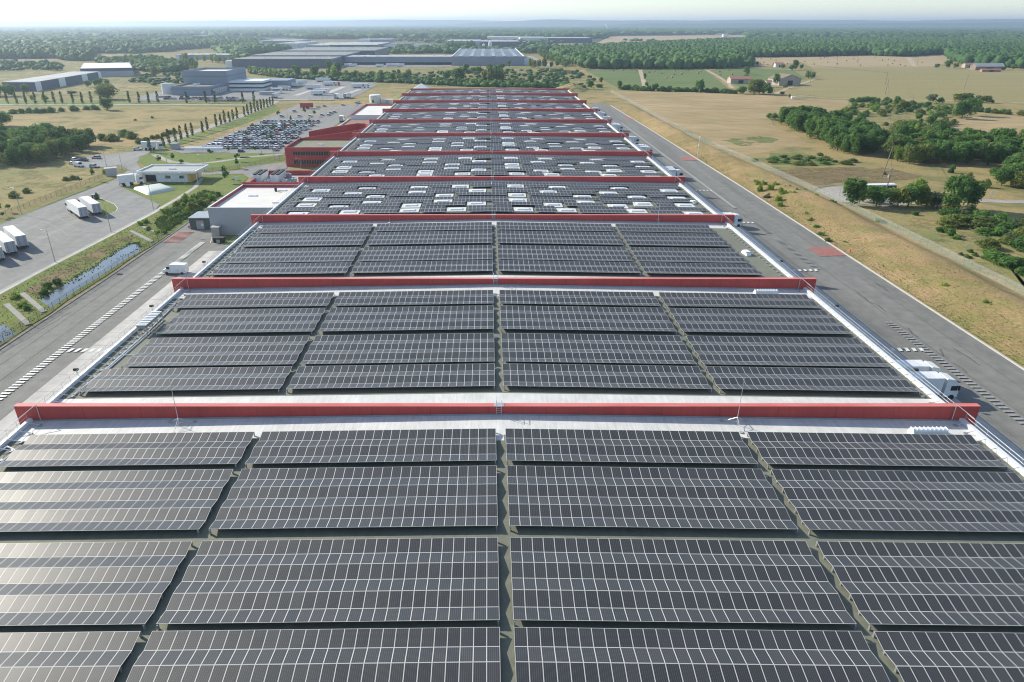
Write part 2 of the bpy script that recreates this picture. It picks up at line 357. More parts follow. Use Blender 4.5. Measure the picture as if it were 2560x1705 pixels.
def sheet(name, poly, m, dz=.003):
    ZS[0] += dz; z = ZS[0]
    a = sum(poly[i][0]*poly[(i+1) % len(poly)][1]-poly[(i+1) % len(poly)][0]*poly[i][1] for i in range(len(poly)))
    if a < 0: poly = poly[::-1]
    o = MB().face([(x, y, z) for x, y in poly]).build(name, m); structure(o); return o
def ribbon_pts(pts, w):
    L = []; Rr = []
    for i, p in enumerate(pts):
        a = Vector(pts[max(i-1, 0)]); c = Vector(pts[min(i+1, len(pts)-1)]); d = (c-a).normalized(); n = Vector((-d.y, d.x))*w/2
        L.append((p[0]+n.x, p[1]+n.y)); Rr.append((p[0]-n.x, p[1]-n.y))
    return L, Rr
def ribbon(name, pts, w, m, dz=.003):
    ZS[0] += dz; z = ZS[0]; L, Rr = ribbon_pts(pts, w); b = MB()
    for i in range(len(pts)-1): b.face([(*Rr[i], z), (*Rr[i+1], z), (*L[i+1], z), (*L[i], z)])
    return structure(b.build(name, m))
def wobble(poly, step=12, amp=2.5):
    out = []
    for i in range(len(poly)):
        a = Vector(poly[i]); c = Vector(poly[(i+1) % len(poly)]); n = max(1, int((c-a).length/step)); d = (c-a); nn = Vector((-d.y, d.x)).normalized() if d.length else d
        for k in range(n):
            p = a+d*k/n+nn*(random.uniform(-amp, amp) if k else 0); out.append((p.x, p.y))
    return out
# right-hand side fields
sheet('rough_grass', wobble([fR3(820, 780), fR3(1100, 760), fR3(900, 690), fR3(700, 560), fR3(0, 560), fC(300, 560), fA(1500, 500), fA(800, 480), fA(-400, 560), fA(-400, 850), fA(1000, 860), fA(2200, 900), fC(900, 760), fC(1300, 730), fR3(700, 745)], 30, 6), 'rough')
sheet('rough_grass', wobble([fR4(850, 880), fR4(1300, 855), fR4(2000, 880), fR4(1700, 1060), fR4(1900, 1150), fR4(1400, 1250), fR4(1150, 1250), fR4(950, 1080), fR4(820, 960)], 12, 4), 'rough')
sheet('rough_grass', wobble([fR8(600, 560), fR8(1600, 600), fR8(2700, 640), fR8(2700, 1700), fR8(2355, 1290), fR8(1500, 870), fR8(900, 620)], 8, 2), 'rough')
sheet('rough_grass', wobble([fA(-400, 1420), fA(500, 1300), fA(780, 1230), fA(1200, 1230), fA(900, 1300), fA(560, 1380), fA(580, 1420), fA(880, 1430), fA(700, 1560), fB(0, 500), fB(-400, 640)], 10, 2), 'rough')
sheet('pale_field', wobble([fR3(1130, 765), fR3(1800, 775), fR4(0, 792), fR4(870, 845), fR4(830, 905), fR4(300, 1000), fR4(240, 1050), fR4(420, 1130), fR4(520, 1200), fR4(100, 1290), fR4(0, 1310), fR3(1950, 1190), fR3(1500, 990)]), 'tan')
sheet('stubble_field', wobble([fR4(1700, 1080), fR4(1900, 975), fR4(2355, 985), fR4(2700, 1000), fR4(2700, 1180), fR4(2150, 1175), fR4(1900, 1120)]), 'tan')
sheet('green_field', [fR3(880, 590), fR3(1890, 583), fR3(2100, 750), fR3(1180, 748), fR3(1050, 680)], 'green')
sheet('green_field', [fR3(1935, 588), fR4(40, 572), fR4(420, 592), fR4(530, 665), fR4(300, 700), fR4(100, 735), fR4(0, 745), fR3(2090, 690)], 'green')
sheet('olive_field', [fR4(360, 790), fR4(560, 690), fR4(680, 650), fR4(560, 562), fR4(1600, 560), fR4(2900, 600), fR4(2900, 885), fR4(2100, 855), fR4(1300, 862), fR4(540, 800)], 'olive')
sheet('straw_field', [fR4(-20, 484), fR4(600, 476), fR4(1000, 464), fR4(1350, 478), fR4(1690, 455), fR4(1740, 520), fR4(1600, 559), fR4(560, 561), fR4(480, 520), fR4(130, 562), fR4(0, 520)], 'straw')
sheet('straw_field', [fR3(930, 385), fR3(1100, 306), fR3(1950, 296), fR3(2240, 296), fR3(2200, 345), fR3(1400, 385), fR3(1150, 400)], 'straw')
sheet('straw_field', [fR4(680, 325), fR4(700, 307), fR4(980, 309), fR4(970, 325)], 'straw')
sheet('brown_scrub', wobble([fR8(200, 260), fR8(480, 235), fR8(1150, 230), fR8(1500, 300), fR8(1200, 360), fR8(560, 380), fR8(330, 310)], 6, 1.5), 'brown')
sheet('scrub_patch', wobble([fR3(2020, 1180), fR3(2355, 1145), fR4(150, 1150), fR4(300, 1175), fR4(150, 1215), fR3(2200, 1230)], 5, 2), 'scrub')
sheet('scrub_patch', wobble([fR4(220, 1290), fR4(500, 1290), fR4(650, 1340), fR4(880, 1375), fR4(700, 1395), fR4(230, 1385)], 5, 2), 'scrub')
ribbon('dirt_track', [fR4(270, 790), fR4(360, 745), fR4(480, 705), fR4(600, 665)], 4, 'track')
ribbon('dirt_track', [fR4(330, 790), fR4(700, 825), fR4(1300, 838), fR4(1900, 850), fR4(2700, 875)], 3.5, 'track')
ribbon('dirt_track', [fR3(1895, 585), fR3(2000, 640), fR3(2090, 700), fR3(2120, 740)], 4, 'track')
ribbon('dirt_track', [fR3(880, 583), fR3(1400, 583), fR3(2100, 576), fR4(0, 565), fR4(500, 590)], 5, 'track')
ribbon('dirt_track', [fR3(1345, 587), fR3(1370, 660), fR3(1390, 745)], 5, 'track')
ribbon('dirt_track', [fR4(1380, 482), fR4(1440, 560)], 7, 'track')
# loop road behind the fence
lp = [fR8(600, 430), fR8(690, 398), fR8(850, 386), fR8(1050, 390), fR8(1270, 415), fR8(1500, 455), fR8(1700, 520), fR8(1200, 560), fR8(800, 520)]
sheet('turning_loop', lp, 'path')
ribbon('loop_kerb', [fR8(555, 430), fR8(620, 398), fR8(760, 378), fR8(980, 372), fR8(1280, 398)], .8, 'kerb_dark')
ribbon('country_road', [fR8(1640, 505), fR8(1990, 512), fR8(2355, 522), fR8(2900, 560)], 5, 'path')
# left-hand side
sheet('grass_verge', wobble([fA(-300, 845), fA(900, 845), fA(1100, 860), fA(2150, 870), fA(2200, 900), fA(1500, 892), fA(900, 893), fA(-300, 892)], 20, 1), 'lawn')
ribbon('road', [fA(-300, 883), fA(300, 880), fA(900, 880), fA(1400, 879), fA(2180, 884)], 6, 'path')
sheet('green_strip', wobble([fA(1280, 1300), fA(1640, 1180), fA(2000, 1060), fA(2355, 930), fC(250, 850), fC(200, 880), fA(2200, 930), fA(1900, 1040), fA(1500, 1180), fA(1300, 1240)], 15, 1), 'lawn')
sheet('lorry_park', [fB(-500, 910), fB(0, 712), fB(300, 594), fB(620, 467), fB(985, 332), fB(1080, 250), fB(1000, 215), fB(850, 232), fB(700, 235), fB(600, 215), fB(585, 190), fB(650, 155), fB(860, 128), fB(1130, 98), fB(1240, 50),
                     fB(1330, 80), fB(1190, 140), fB(1150, 195), fB(1200, 260), fB(1160, 330), fB(1020, 400), fB(1340, 545), fB(1290, 605), fB(900, 808), fB(350, 1085), fB(0, 1278), fB(-500, 1560)], 'asphalt_lot')
ribbon('road', [fB(1240, 75), fA(1400, 1190), fA(1600, 1120), fA(1800, 1055), fA(2000, 985), fA(2200, 905), fA(2290, 870), fC(300, 850)], 6.5, 'path')
sheet('lawn', wobble([fA(1165, 1320), fA(1330, 1270), fA(1560, 1292), fC(0, 1292), fC(370, 1290), fC(380, 1365), fC(0, 1415), fA(2000, 1425), fA(1720, 1445), fA(1690, 1400), fA(1230, 1400), fA(1170, 1370)], 12, .4), 'lawn')
ribbon('footpath', [fA(1300, 1300), fA(1360, 1335), fA(1450, 1365), fA(1640, 1382), fA(1850, 1358), fA(2100, 1322), fC(0, 1328), fC(370, 1296)], 3.2, 'path')
sheet('lawn', wobble([fB(1120, 400), fB(1230, 375), fB(1700, 292), fB(2040, 290), fB(2090, 320), fB(1960, 430), fB(1745, 580), fB(1500, 640), fB(1340, 548), fB(1040, 408)], 8, .2), 'lawn')
sheet('lawn', wobble([fB(-500, 880), fB(0, 690), fB(560, 475), fB(870, 330), fB(985, 318), fB(620, 460), fB(300, 590), fB(0, 708), fB(-500, 905)], 8, .2), 'lawn')
sheet('lawn', [fB(800, 500), fB(850, 500), fB(960, 545), fB(985, 575), fB(970, 600), fB(880, 640), fB(840, 620)], 'lawn')
sheet('service_road', [fB(1690, 272), fB(2090, 254), fC(0, 1410), fC(380, 1365), fC(400, 1400), fC(390, 1420), fC(140, 1455), fB(2110, 330), fB(2050, 287), fB(1700, 292)], 'asphalt_lot')
sheet('green_bank', wobble([fB(-500, 1600), fB(0, 1300), fB(360, 1100), fB(910, 820), fB(1300, 615), fB(1500, 500), fB(1700, 400), fB(1900, 440), fB(1745, 575), fB(1370, 830), fB(850, 1170), fB(250, 1568), fB7(0, 560), fB7(-500, 900)], 6, .3), 'lush')
sheet('bank_brown', wobble([fB(200, 1270), fB(600, 1030), fB(1000, 830), fB(1130, 800), fB(1100, 870), fB(760, 1050), fB(420, 1240), fB(320, 1330)], 5, .8), 'brown')
ribbon('footpath', [fB(-500, 1560), fB(0, 1287), fB(360, 1092), fB(900, 815), fB(1290, 612), fB(1500, 490), fB(1640, 400), fB(1700, 320)], 1.6, 'concrete')
sheet('pond', wobble([fB(325, 1345), fB(450, 1265), fB(620, 1165), fB(790, 1068), fB(960, 950), fB(1090, 877), fB(1150, 868), fB(1185, 905), fB(1180, 940), fB(900, 1110), fB(600, 1300), fB(430, 1415)], 4, .35), 'water')
sheet('pond', wobble([fB7(-200, 480), fB7(0, 385), fB7(35, 378), fB7(135, 455), fB7(0, 540), fB7(-200, 650)], 4, .3), 'water')
for a, c in (((190, 1298), (375, 1455)), ((55, 1388), (242, 1562)), ((1100, 770), (1282, 862)), ((1200, 735), (1368, 802))):
    p = Vector(fB(*a)); q = Vector(fB(*c)); d = (q-p).normalized(); n = Vector((-d.y, d.x))*.55
    o = MB().prism([tuple(p+n), tuple(q+n), tuple(q-n), tuple(p-n)], 0, .35).build('weir_wall', 'kerb_stone2')
    tag(o, {190: 'pale concrete weir strip at the near end of the pond', 55: 'pale concrete weir strip nearest the bottom left corner', 1100: 'concrete weir strip just beyond the far end of the pond', 1200: 'short concrete weir strip farthest along the ditch'}[a[0]], 'weir', 'concrete weirs across the ditch')
# yard round the warehouse
structure(MB().face([(x, y, .012) for x, y in [(-92.6, 10), (-57, 10), (-57, 193), (-80, 193), (-81, 270), (-84, 296), (-90, 300), (-92, 285), fB(1745, 572), fB(1370, 838), (-92, 155)][::1]]).build('yard_road', 'asphalt'))
structure(MB().face([(56, 5, .012), (95.3, 5, .012), (95.8, 256, .012), (94, 420, .012), (92, 540, .012), (84, 560, .012), (72, 530, .012), (60, 500, .012), (56, 500, .012)]).build('road', 'asphalt'))
sheet('dock_apron', [(-75.6, 8), (-55, 8), (-55, 178), (-75.6, 178)], 'concrete')
sheet('dock_apron', [(57.5, 8), (76.9, 8), (76.9, 508), (57.5, 508)], 'concrete')
b = MB()
for y in range(10, 178, 6): b.box(-75.6, -55.4, y, y+.06, .03, ZS[0]+.004)
for y in range(10, 508, 6): b.box(57.6, 76.9, y, y+.06, .03, ZS[0]+.004)
structure(b.build('apron_joint', 'kerb_dark'))
sheet('roadside_grass', [(-57, 193), (-57, 186), (-72, 183), (-78, 186), (-79.5, 193)], 'lawn')
# kerbs: real steps
def kerb(pts, w, h, m, name='kerb'):
    L, Rr = ribbon_pts(pts, w); b = MB()
    for i in range(len(pts)-1):
        b.hexa([(*Rr[i], 0), (*Rr[i+1], 0), (*L[i+1], 0), (*L[i], 0)], [(*Rr[i], h), (*Rr[i+1], h), (*L[i+1], h), (*L[i], h)])
    return structure(b.build(name, m))
kerb([(95.5, 5), (95.6, 120), (95.9, 256), (94.2, 420), (92.3, 540)], .45, .14, 'kerb')
kerb([(-92.8, 10), (-92.3, 155), fB(1370, 843), fB(1742, 580)], .4, .14, 'kerb_dark')
kerb([fB(-500, 1556), fB(0, 1281), fB(350, 1087), fB(900, 810), fB(1290, 607), fB(1340, 547), fB(1020, 402)], .3, .14, 'kerb_dark')
kerb([fB(-500, 908), fB(0, 711), fB(300, 593), fB(620, 466), fB(985, 331)], .3, .14, 'kerb_dark')
kerb([fB(845, 492), fB(960, 540), fB(990, 575), fB(975, 602), fB(885, 643)], .25, .14, 'kerb')
kerb([(-57.3, 185.5), (-72, 182.6), (-78, 185.6), (-79.7, 192)], .25, .14, 'kerb')
# markings
zt = ZS[0]+.006
def dashes(x0, x1, ya, yb, pitch, ln, m, name='road_marking'):
    b = MB(); y = ya
    while y < yb:
        b.face([(x0, y, zt), (x1, y, zt), (x1, y+ln, zt), (x0, y+ln, zt)]); y += pitch
    return structure(b.build(name, m))
dashes(-81.1, -79.6, 60, 186, .98, .52, 'paint')
dashes(81.8, 83.4, 60, 130, 1.15, .5, 'paint_worn')
dashes(81.8, 83.4, 163, 190, 1.1, .5, 'paint_worn'); dashes(81.8, 83.4, 195, 218, 1.1, .5, 'paint_worn')
dashes(81.9, 83.0, 225, 440, 1.3, 1.3, 'paint_worn')
def cross(x0, x1, y, m='paint', p=1.35):
    b = MB(); x = x0
    while x < x1: b.face([(x, y-.7, zt+.002), (x+.7, y-.7, zt+.002), (x+.95, y+.7, zt+.002), (x+.25, y+.7, zt+.002)]); x += p
    return structure(b.build('road_marking', m))
cross(-79.2, -66, 116); cross(76, 82, 116.3); cross(76, 82, 162); cross(76, 82, 207); cross(76.5, 82, 252)
def hatch(x0, x1, y0, y1, n):
    b = MB()
    for k in range(n):
        y = y0+(y1-y0)*k/n; h = (y1-y0)/n*(.62 if x0 > 0 else .4)
        b.face([(x0, y, zt+.003), (x1, y+.5, zt+.003), (x1, y+h+.5, zt+.003), (x0, y+h, zt+.003)])
    return structure(b.build('red_hatching', 'redpaint'))
hatch(87.9, 95.1, 173.5, 181.5, 12); hatch(88.3, 94.6, 313, 323, 10); hatch(88, 93.4, 455, 465, 8); hatch(-91.6, -87, 186, 197, 9)
b = MB()
for q in ((84.2, 60, 84.0, 420), (90.2, 60, 90.5, 300), (78.6, 140, 78.4, 420), (-84.5, 60, -84.6, 178), (-88.6, 60, -88.2, 170)):
    b.face([(q[0], q[1], zt+.001), (q[0]+.09, q[1], zt+.001), (q[2]+.09, q[3], zt+.001), (q[2], q[3], zt+.001)])
for pts in ([(1000, 1000), (1060, 1050), (1110, 1070), (1160, 1130), (1210, 1170)], [(1380, 1405-0), (1400, 1450), (1480, 1490)]):
    pass
def crack(f, pts):
    P = []
    for i in range(len(pts)-1):
        for k in range(6):
            t = k/6; P.append((pts[i][0]*(1-t)+pts[i+1][0]*t+random.uniform(-6, 6), pts[i][1]*(1-t)+pts[i+1][1]*t+random.uniform(-5, 5)))
    W_ = [f(*p) for p in P]; L, Rr = ribbon_pts(W_, .11)
    for i in range(len(W_)-1): b.face([(*Rr[i], zt+.004), (*Rr[i+1], zt+.004), (*L[i+1], zt+.004), (*L[i], zt+.004)])
fS = Z(1860, 700)
for pts in ([(920, 80), (1040, 180), (1130, 215), (1210, 290)], [(1380, 405), (1410, 450), (1480, 490)], [(1645, 580), (1660, 630), (1740, 670)], [(1740, 565), (1830, 620), (1890, 660), (1990, 730)], [(1750, 700), (1830, 745), (1865, 785)], [(1100, 20), (1160, 60), (1220, 105)]): crack(fS, pts)
for q in (-35, -20): crack(fB7, [(0, 700+q*4), (300, 520+q*4), (640, 300+q*3)])
for k in range(5): crack(fR3b, [(1700+k*120, 330+k*90), (1740+k*120, 380+k*90)])
structure(b.build('tar_seam', 'tar'))
b = MB()           # bay lines in the lorry park
for a, c in (((280, 720), (485, 840)), ((390, 690), (570, 800)), ((490, 650), (655, 758)), ((560, 630), (735, 720)), ((830, 690), (760, 650))):
    L, Rr = ribbon_pts([fB(*a), fB(*c)], .14); b.face([(*Rr[0], zt), (*Rr[1], zt), (*L[1], zt), (*L[0], zt)])
structure(b.build('bay_marking', 'paint_worn'))
# embankment beyond the right-hand road: rises to a crest, then drops to the fence line
NX = 26; NY = 240; V = []; Fc = []
def wobn(x, y): return math.sin(x*.31+y*.13)*.5+math.sin(y*.047+1.3)*.6+math.sin(x*.9-y*.21)*.22+math.sin(y*.83+x*.5)*.1
for j in range(NY+1):
    y = 5+j*(560-5)/NY
    xr = 121.3 if y < 230 else (121.3-(y-230)*.075 if y < 370 else 110.8)
    fade = min(1, max(0, (560-y)/80))
    for i in range(NX+1):
        t = i/NX; x = 95.85+(xr-95.85)*t if y < 256 else (95.85-(y-256)*.012)+(xr-95.85+(y-256)*.012)*t
        prof = math.sin(min(1, t/.66)*math.pi/2)**1.5 if t < .66 else .5+.5*math.cos((t-.66)/.34*math.pi)
        V.append((x, y, .04+fade*(prof*2.3+.18*wobn(x, y)*min(1, t*5)*min(1, (1-t)*8)*1.6)))
for j in range(NY):
    for i in range(NX): k = j*(NX+1)+i; Fc.append((k, k+1, k+NX+2, k+NX+1))
structure(add('embankment', npmesh('embankment', V, Fc, 'bank', True)))
def bankz(x, y):
    j = min(NY, max(0, int((y-5)/(560-5)*NY))); row = V[j*(NX+1):(j+1)*(NX+1)]
    for p in row:
        if p[0] >= x: return p[2]
    return 0
def tufts(n, region, mat, name, label, hmax=.5, zf=lambda x, y: 0):
    Vt = []; Ft = []
    for k in range(n):
        x, y = region(); z = zf(x, y)-.03; s = random.uniform(.25, 1)*hmax
        for q in range(3):
            a = random.uniform(0, 6.3); w = s*random.uniform(.35, .8); dx = math.cos(a)*w; dy = math.sin(a)*w; i = len(Vt)
            lx = random.uniform(-.4, .4)*s; ly = random.uniform(-.4, .4)*s
            Vt += [(x-dx, y-dy, z), (x+dx, y+dy, z), (x+lx, y+ly, z+s)]; Ft.append((i, i+1, i+2))
    o = add(name, npmesh(name, Vt, Ft, mat)); tag(o, label, 'grass', None, 'stuff'); return o
def bankreg():
    y = 60+300*random.random()**1.4; return random.uniform(96.4, 120.5), y
tufts(16000, bankreg, 'tuft', 'dry_grass', 'dry tan grass tufts covering the embankment beside the road', .17, bankz)
tufts(4500, lambda: (96.3+random.random()**2*9, 60+300*random.random()**1.4), 'tuft_green', 'green_grass', 'greenish weeds growing along the outer kerb of the road', .22, bankz)
tufts(7000, lambda: (random.uniform(122, 200), random.uniform(120, 300)), 'tuft', 'meadow_grass', 'sparse dry tufts in the meadow beyond the wire fence', .22)
bankpoly = [fB(0, 1310), fB(1290, 630), fB(1720, 420), fB(1740, 570), fB(860, 1160), fB(250, 1550), fB7(0, 550)]
def inpoly(p, poly):
    x, y = p; c = False; n = len(poly)
    for i in range(n):
        (x1, y1), (x2, y2) = poly[i], poly[(i+1) % n]
        if (y1 > y) != (y2 > y) and x < (x2-x1)*(y-y1)/(y2-y1)+x1: c = not c
    return c
pond = [fB(325, 1345), fB(620, 1155), fB(960, 940), fB(1150, 860), fB(1190, 940), fB(600, 1310), fB(430, 1425)]
def inreg(poly, ex=()):
    xa = min(p[0] for p in poly); xb = max(p[0] for p in poly); ya = min(p[1] for p in poly); yb = max(p[1] for p in poly)
    while 1:
        p = (random.uniform(xa, xb), random.uniform(ya, yb))
        if inpoly(p, poly) and not any(inpoly(p, e) for e in ex): return p
tufts(5000, lambda: inreg(bankpoly, (pond,)), 'tuft_green', 'ditch_grass', 'lush rough grass on the banks of the pond ditch', .35)
def edge_of(poly):
    i = random.randrange(len(poly)); a = poly[i]; c = poly[(i+1) % len(poly)]; t_ = random.random()
    return a[0]*(1-t_)+c[0]*t_+random.uniform(-.7, .7), a[1]*(1-t_)+c[1]*t_+random.uniform(-.7, .7)
tufts(900, lambda: edge_of([fB(325, 1345), fB(450, 1265), fB(620, 1165), fB(790, 1068), fB(960, 950), fB(1090, 877), fB(1150, 868), fB(1185, 905)]), 'tuft_green', 'reeds', 'green reeds along the far bank of the pond', .45)
tufts(3500, lambda: inreg([fB(1300, 700), fB(1500, 540), fB(1720, 430), fB(1850, 460), fB(1700, 575), fB(1380, 790)]), 'tuft_green', 'reeds', 'tall green weeds in the planted end of the ditch', 1.1)
# distant hills on the horizon
def ridge(name, D, x0, x1, hf, n=90, depth=1500):
    b = MB(); pts = [(x0+(x1-x0)*i/n) for i in range(n+1)]
    for i in range(n):
        xa, xb = pts[i], pts[i+1]; ha, hb = hf(xa), hf(xb)
        b.face([(xa, D, 0), (xb, D, 0), (xb, D+depth*.4, hb), (xa, D+depth*.4, ha)])
        b.face([(xa, D+depth*.4, ha), (xb, D+depth*.4, hb), (xb, D+depth, 0), (xa, D+depth, 0)])
    return structure(b.build(name, 'wood_far'))
def hN(seed, base, amp):
    ph = [random.Random(seed+k).uniform(0, 6.3) for k in range(6)]
    return lambda x: max(5, base+amp*(math.sin(x/1700+ph[0])*.5+math.sin(x/720+ph[1])*.3+math.sin(x/260+ph[2])*.13+math.sin(x/90+ph[3])*.05))
hr = hN(3, 96, 26); ridge('hills', 11500, -1500, 12000, lambda x: hr(x)*min(1, max(.35, (x+1500)/2500))+min(20, max(0, x/300)))
hl = hN(9, 105, 22); ridge('hills', 14200, -14000, 3000, hl)
hm = hN(5, 58, 12); ridge('hills', 8200, 600, 9000, lambda x: hm(x)*min(1, max(0, (x-600)/1200)))

# ------------------------------------------------------------ the warehouse
RX = 1.3; XL, XR = -55.6, 57.7
def zr(x): return 13.0-.9*abs(x-RX)/57
WY = [71.2+45.2*k for k in range(-1, 10)]      # front faces of the red fire walls, the first one behind the camera
YEND = 521.0
wh = tag(empty('warehouse', (RX, 26, 0)), 'vast flat warehouse crossed by red fire walls and covered in solar panels', 'warehouse')
inv = Matrix.Translation((-RX, -26, 0))
def wpart(o): o.parent = wh; o.matrix_parent_inverse = inv; return o
b = MB()
b.box(XL, XL+.3, 26, YEND, 0, 12.05); b.box(XR-.3, XR, 26, YEND, 0, 12.05); b.box(XL+.3, XR-.3, YEND-.3, YEND, 0, 12.0)
wpart(b.build('facade', 'grey_clad'))
b = MB(); strips = {}
cells = [(WY[i]+.7, WY[i+1]) for i in range(10)]+[(WY[10]+.7, YEND)]
for (a, c) in cells:
    for (x0, x1) in ((XL, RX), (RX, XR)):
        b.hexa([(x0, a, 11.8), (x1, a, 11.8), (x1, c, 11.8), (x0, c, 11.8)], [(x0, a, zr(x0)), (x1, a, zr(x1)), (x1, c, zr(x1)), (x0, c, zr(x0))])
        for (p, q) in ((a, a+4.7), (c-4.4, c)):
            if q > YEND: q = YEND
            X0 = max(x0, XL+.35); X1 = min(x1, XR-.55)
            strips.setdefault((p, q), MB()).face([(X0, p, zr(X0)+.012), (X1, p, zr(X1)+.012), (X1, q, zr(X1)+.012), (X0, q, zr(X0)+.012)])
    for x in (.85,): strips[(c-4.4, c)].face([(x, c-5.6, zr(x)+.018), (x+1.0, c-5.6, zr(x+1)+.018), (x+1.0, c-4.4, zr(x+1)+.018), (x, c-4.4, zr(x)+.018)])
wpart(b.build('roof', 'membrane')); [wpart(q_.build('roof_strip', 'white_mem')) for q_ in strips.values()]
WXL, WXR = -57.1, 59.3
for k, y in enumerate(WY[1:]):
    fw = wpart(MB().box(WXL, WXR, y, y+.7, 0, 14.17).build('fire_wall', 'red'))
    cp = MB().box(WXL-.03, WXR+.03, y-.03, y+.73, 14.17, 14.22).build('coping', 'redcap', fw); cp.matrix_parent_inverse = Matrix()
    f2 = MB()
    for (x0, x1) in ((XL+.3, RX), (RX, XR-.3)):
        f2.hexa([(x0, y-.06, zr(x0)-.1), (x1, y-.06, zr(x1)-.1), (x1, y-.003, zr(x1)-.1), (x0, y-.003, zr(x0)-.1)], [(x0, y-.06, zr(x0)+.22), (x1, y-.06, zr(x1)+.22), (x1, y-.003, zr(x1)+.22), (x0, y-.003, zr(x0)+.22)])
    f2.build('flashing', 'steel', fw)
    ld = MB()
    for x in (1.0, 1.65): ld.tube((x, y-.16, 13.0), (x, y-.16, 15.1), .035); ld.tube((x, y-.16, 15.1), (x, y+.8, 15.1), .03); ld.tube((x, y+.8, 15.1), (x, y+.8, 14.2), .03)
    for q in range(5): ld.tube((1.0, y-.16, 13.2+q*.26), (1.65, y-.16, 13.2+q*.26), .025)
    ld.box(.75, 1.9, y-.06, y+.76, 14.225, 14.27)
    wpart(ld.build('ladder', 'alu'))
wpart(MB().box(XL, XR, YEND-.5, YEND+.002, 12.05, 13.7).build('fire_wall', 'red'))
for s, x0, x1 in ((0, XL-.1, XL+.32), (1, XR-.5, XR+.02)):
    b = MB()
    for (a, c) in cells: b.box(x0, x1, a+.05, c-.05, 12.06, 12.62)
    wpart(b.build('roof_coping', 'alu_light'))

# solar arrays: zigzag of six, or four, tilted rows of modules
TL = R(10); LEN = 1.60; DY = LEN*math.cos(TL); RISE = LEN*math.sin(TL); ZLO = .34
BL = [(-4.0, 2, 'nearest its far red wall'), (-11.3, 3, 'second row from its far red wall'), (-22.4, 3, 'third row from its far red wall'), (-32.6, 2, 'nearest its near red wall')]
CN = [(-53, 26), (-26.1, 27), (2.0, 27.3), (30, 26)]
CN = [(-53.0, 26), (-26.1, 27), (2.0, 27), (30.0, 26)]
COLW = ['leftmost', 'centre-left', 'centre-right', 'rightmost']
def row_mesh(segs, yf, up):
    # far edge at yf; up = near edge is the high one
    b = MB(); yn = yf-DY; zf, zn = (ZLO, ZLO+RISE) if up else (ZLO+RISE, ZLO)
    for (x0, n) in segs:
        x1 = x0+n*1.0; T = [(x0, yn, zr(x0)+zn), (x1, yn, zr(x1)+zn), (x1, yf, zr(x1)+zf), (x0, yf, zr(x0)+zf)]
        lo = [(p[0], p[1], p[2]-.045) for p in T]; b.hexa(lo, [(p[0], p[1], p[2]-.004) for p in T], 1)
        b.face(T, 0, [(0, 0), (n, 0), (n, 1), (0, 1)])
    return b.mesh('panel_row', ['solar', 'alu'])
def truss_mesh(x, yf, nt_):
    # zigzag end truss under the module edges, with feet on the roof under every fold
    top = []; z = zr(x); y = yf-.04
    for t in range(nt_):
        top += [(yf-t*(2*DY+.02), ZLO+RISE), (yf-t*(2*DY+.02)-DY, ZLO)]
    top.append((yf-nt_*(2*DY+.02), ZLO+RISE)); low = []
    for i, (yy, h) in enumerate(top):
        low += [(yy+.1, h-.13), (yy+.1, 0), (yy-.1, 0), (yy-.1, h-.13)]
    b = MB(); n = len(b.v)
    for i in range(len(top)):
        yy, h = top[i]; b.hexa([(x-.05, yy-.1, z), (x+.05, yy-.1, z), (x+.05, yy+.1, z), (x-.05, yy+.1, z)], [(x-.05, yy-.1, z+h-.1), (x+.05, yy-.1, z+h-.1), (x+.05, yy+.1, z+h-.1), (x-.05, yy+.1, z+h-.1)])
        if i+1 < len(top):
            y2, h2 = top[i+1]; b.hexa([(x-.04, y2, z+h2-.12), (x+.04, y2, z+h2-.12), (x+.04, yy, z+h-.12), (x-.04, yy, z+h-.12)], [(x-.04, y2, z+h2-.05), (x+.04, y2, z+h2-.05), (x+.04, yy, z+h-.05), (x-.04, yy, z+h-.05)])
    return b.mesh('end_truss', 'steel')
SK = [(-48,33.7),(-35,35.3),(-20,36.4),(-8,37.2),(-38,28.9),(-20,30.2),(-3,31.4),(-48,23.6),(-31,25.2),(-12,25.9),(-48,16.6),(-31,17.9),(-12,19.0),(-39,14.0),(-20,15.0),(-3,16.3),(-48,7.2),(-35,8.7),(-20,9.8),(-8,10.2),(8,37.7),(20,36.4),(38,35.6),(52,33.7),(17,30.6),(34,29.4),(8,26.2),(26,25.2),(41,25.1),(52,24.4),(8,19.9),(26,18.6),(41,17.5),(52,16.6),(17,15.5),(34,14.6),(9,10.2),(20,9.8),(38,9.6),(52,7.8)]
SK = [(x, y-45.2+(.6 if abs(x) > 30 else 0)) for x, y in SK]
SPC = dict(all=None)
def seg_cut(x0, n, ya, yb):
    ok = []
    for q in range(n):
        xc = x0+q+.5; hit = any(abs(xc-sx) < 3.0 and ya-1.7 < sy < yb+1.7 for sx, sy in SK); ok.append(not hit)
    segs = []; q = 0
    while q < n:
        if ok[q]:
            r = q
            while r < n and ok[r]: r += 1
            if r-q >= 2: segs.append((x0+q, r-q))
            q = r
        else: q += 1
    return segs
short = {}; near = {}; far = {}; WF = WY[1:]+[521.4]
CF = [(-53.0, 27), (-26.0, 27), (1.1, 29), (30.1, 26)]
for ci in range(4):
    for bi, (yf, ntn, _) in enumerate(BL):
        rows = []; rowsf = []
        for t in range(ntn):
            for up in (0, 1):
                y0 = yf-t*(2*DY+.02)-up*(DY+.005)
                rows.append(row_mesh([CN[ci]], y0, up))
                rowsf += [row_mesh([g_], y0, up) for g_ in seg_cut(*CF[ci], y0-DY, y0)]
        near[ci, bi] = (rows, [truss_mesh(CN[ci][0]+.1, yf, ntn), truss_mesh(CN[ci][0]+CN[ci][1]-.1, yf, ntn)])
        b = MB()
        for r in rowsf:
            pass
        far[ci, bi] = (rowsf, None)
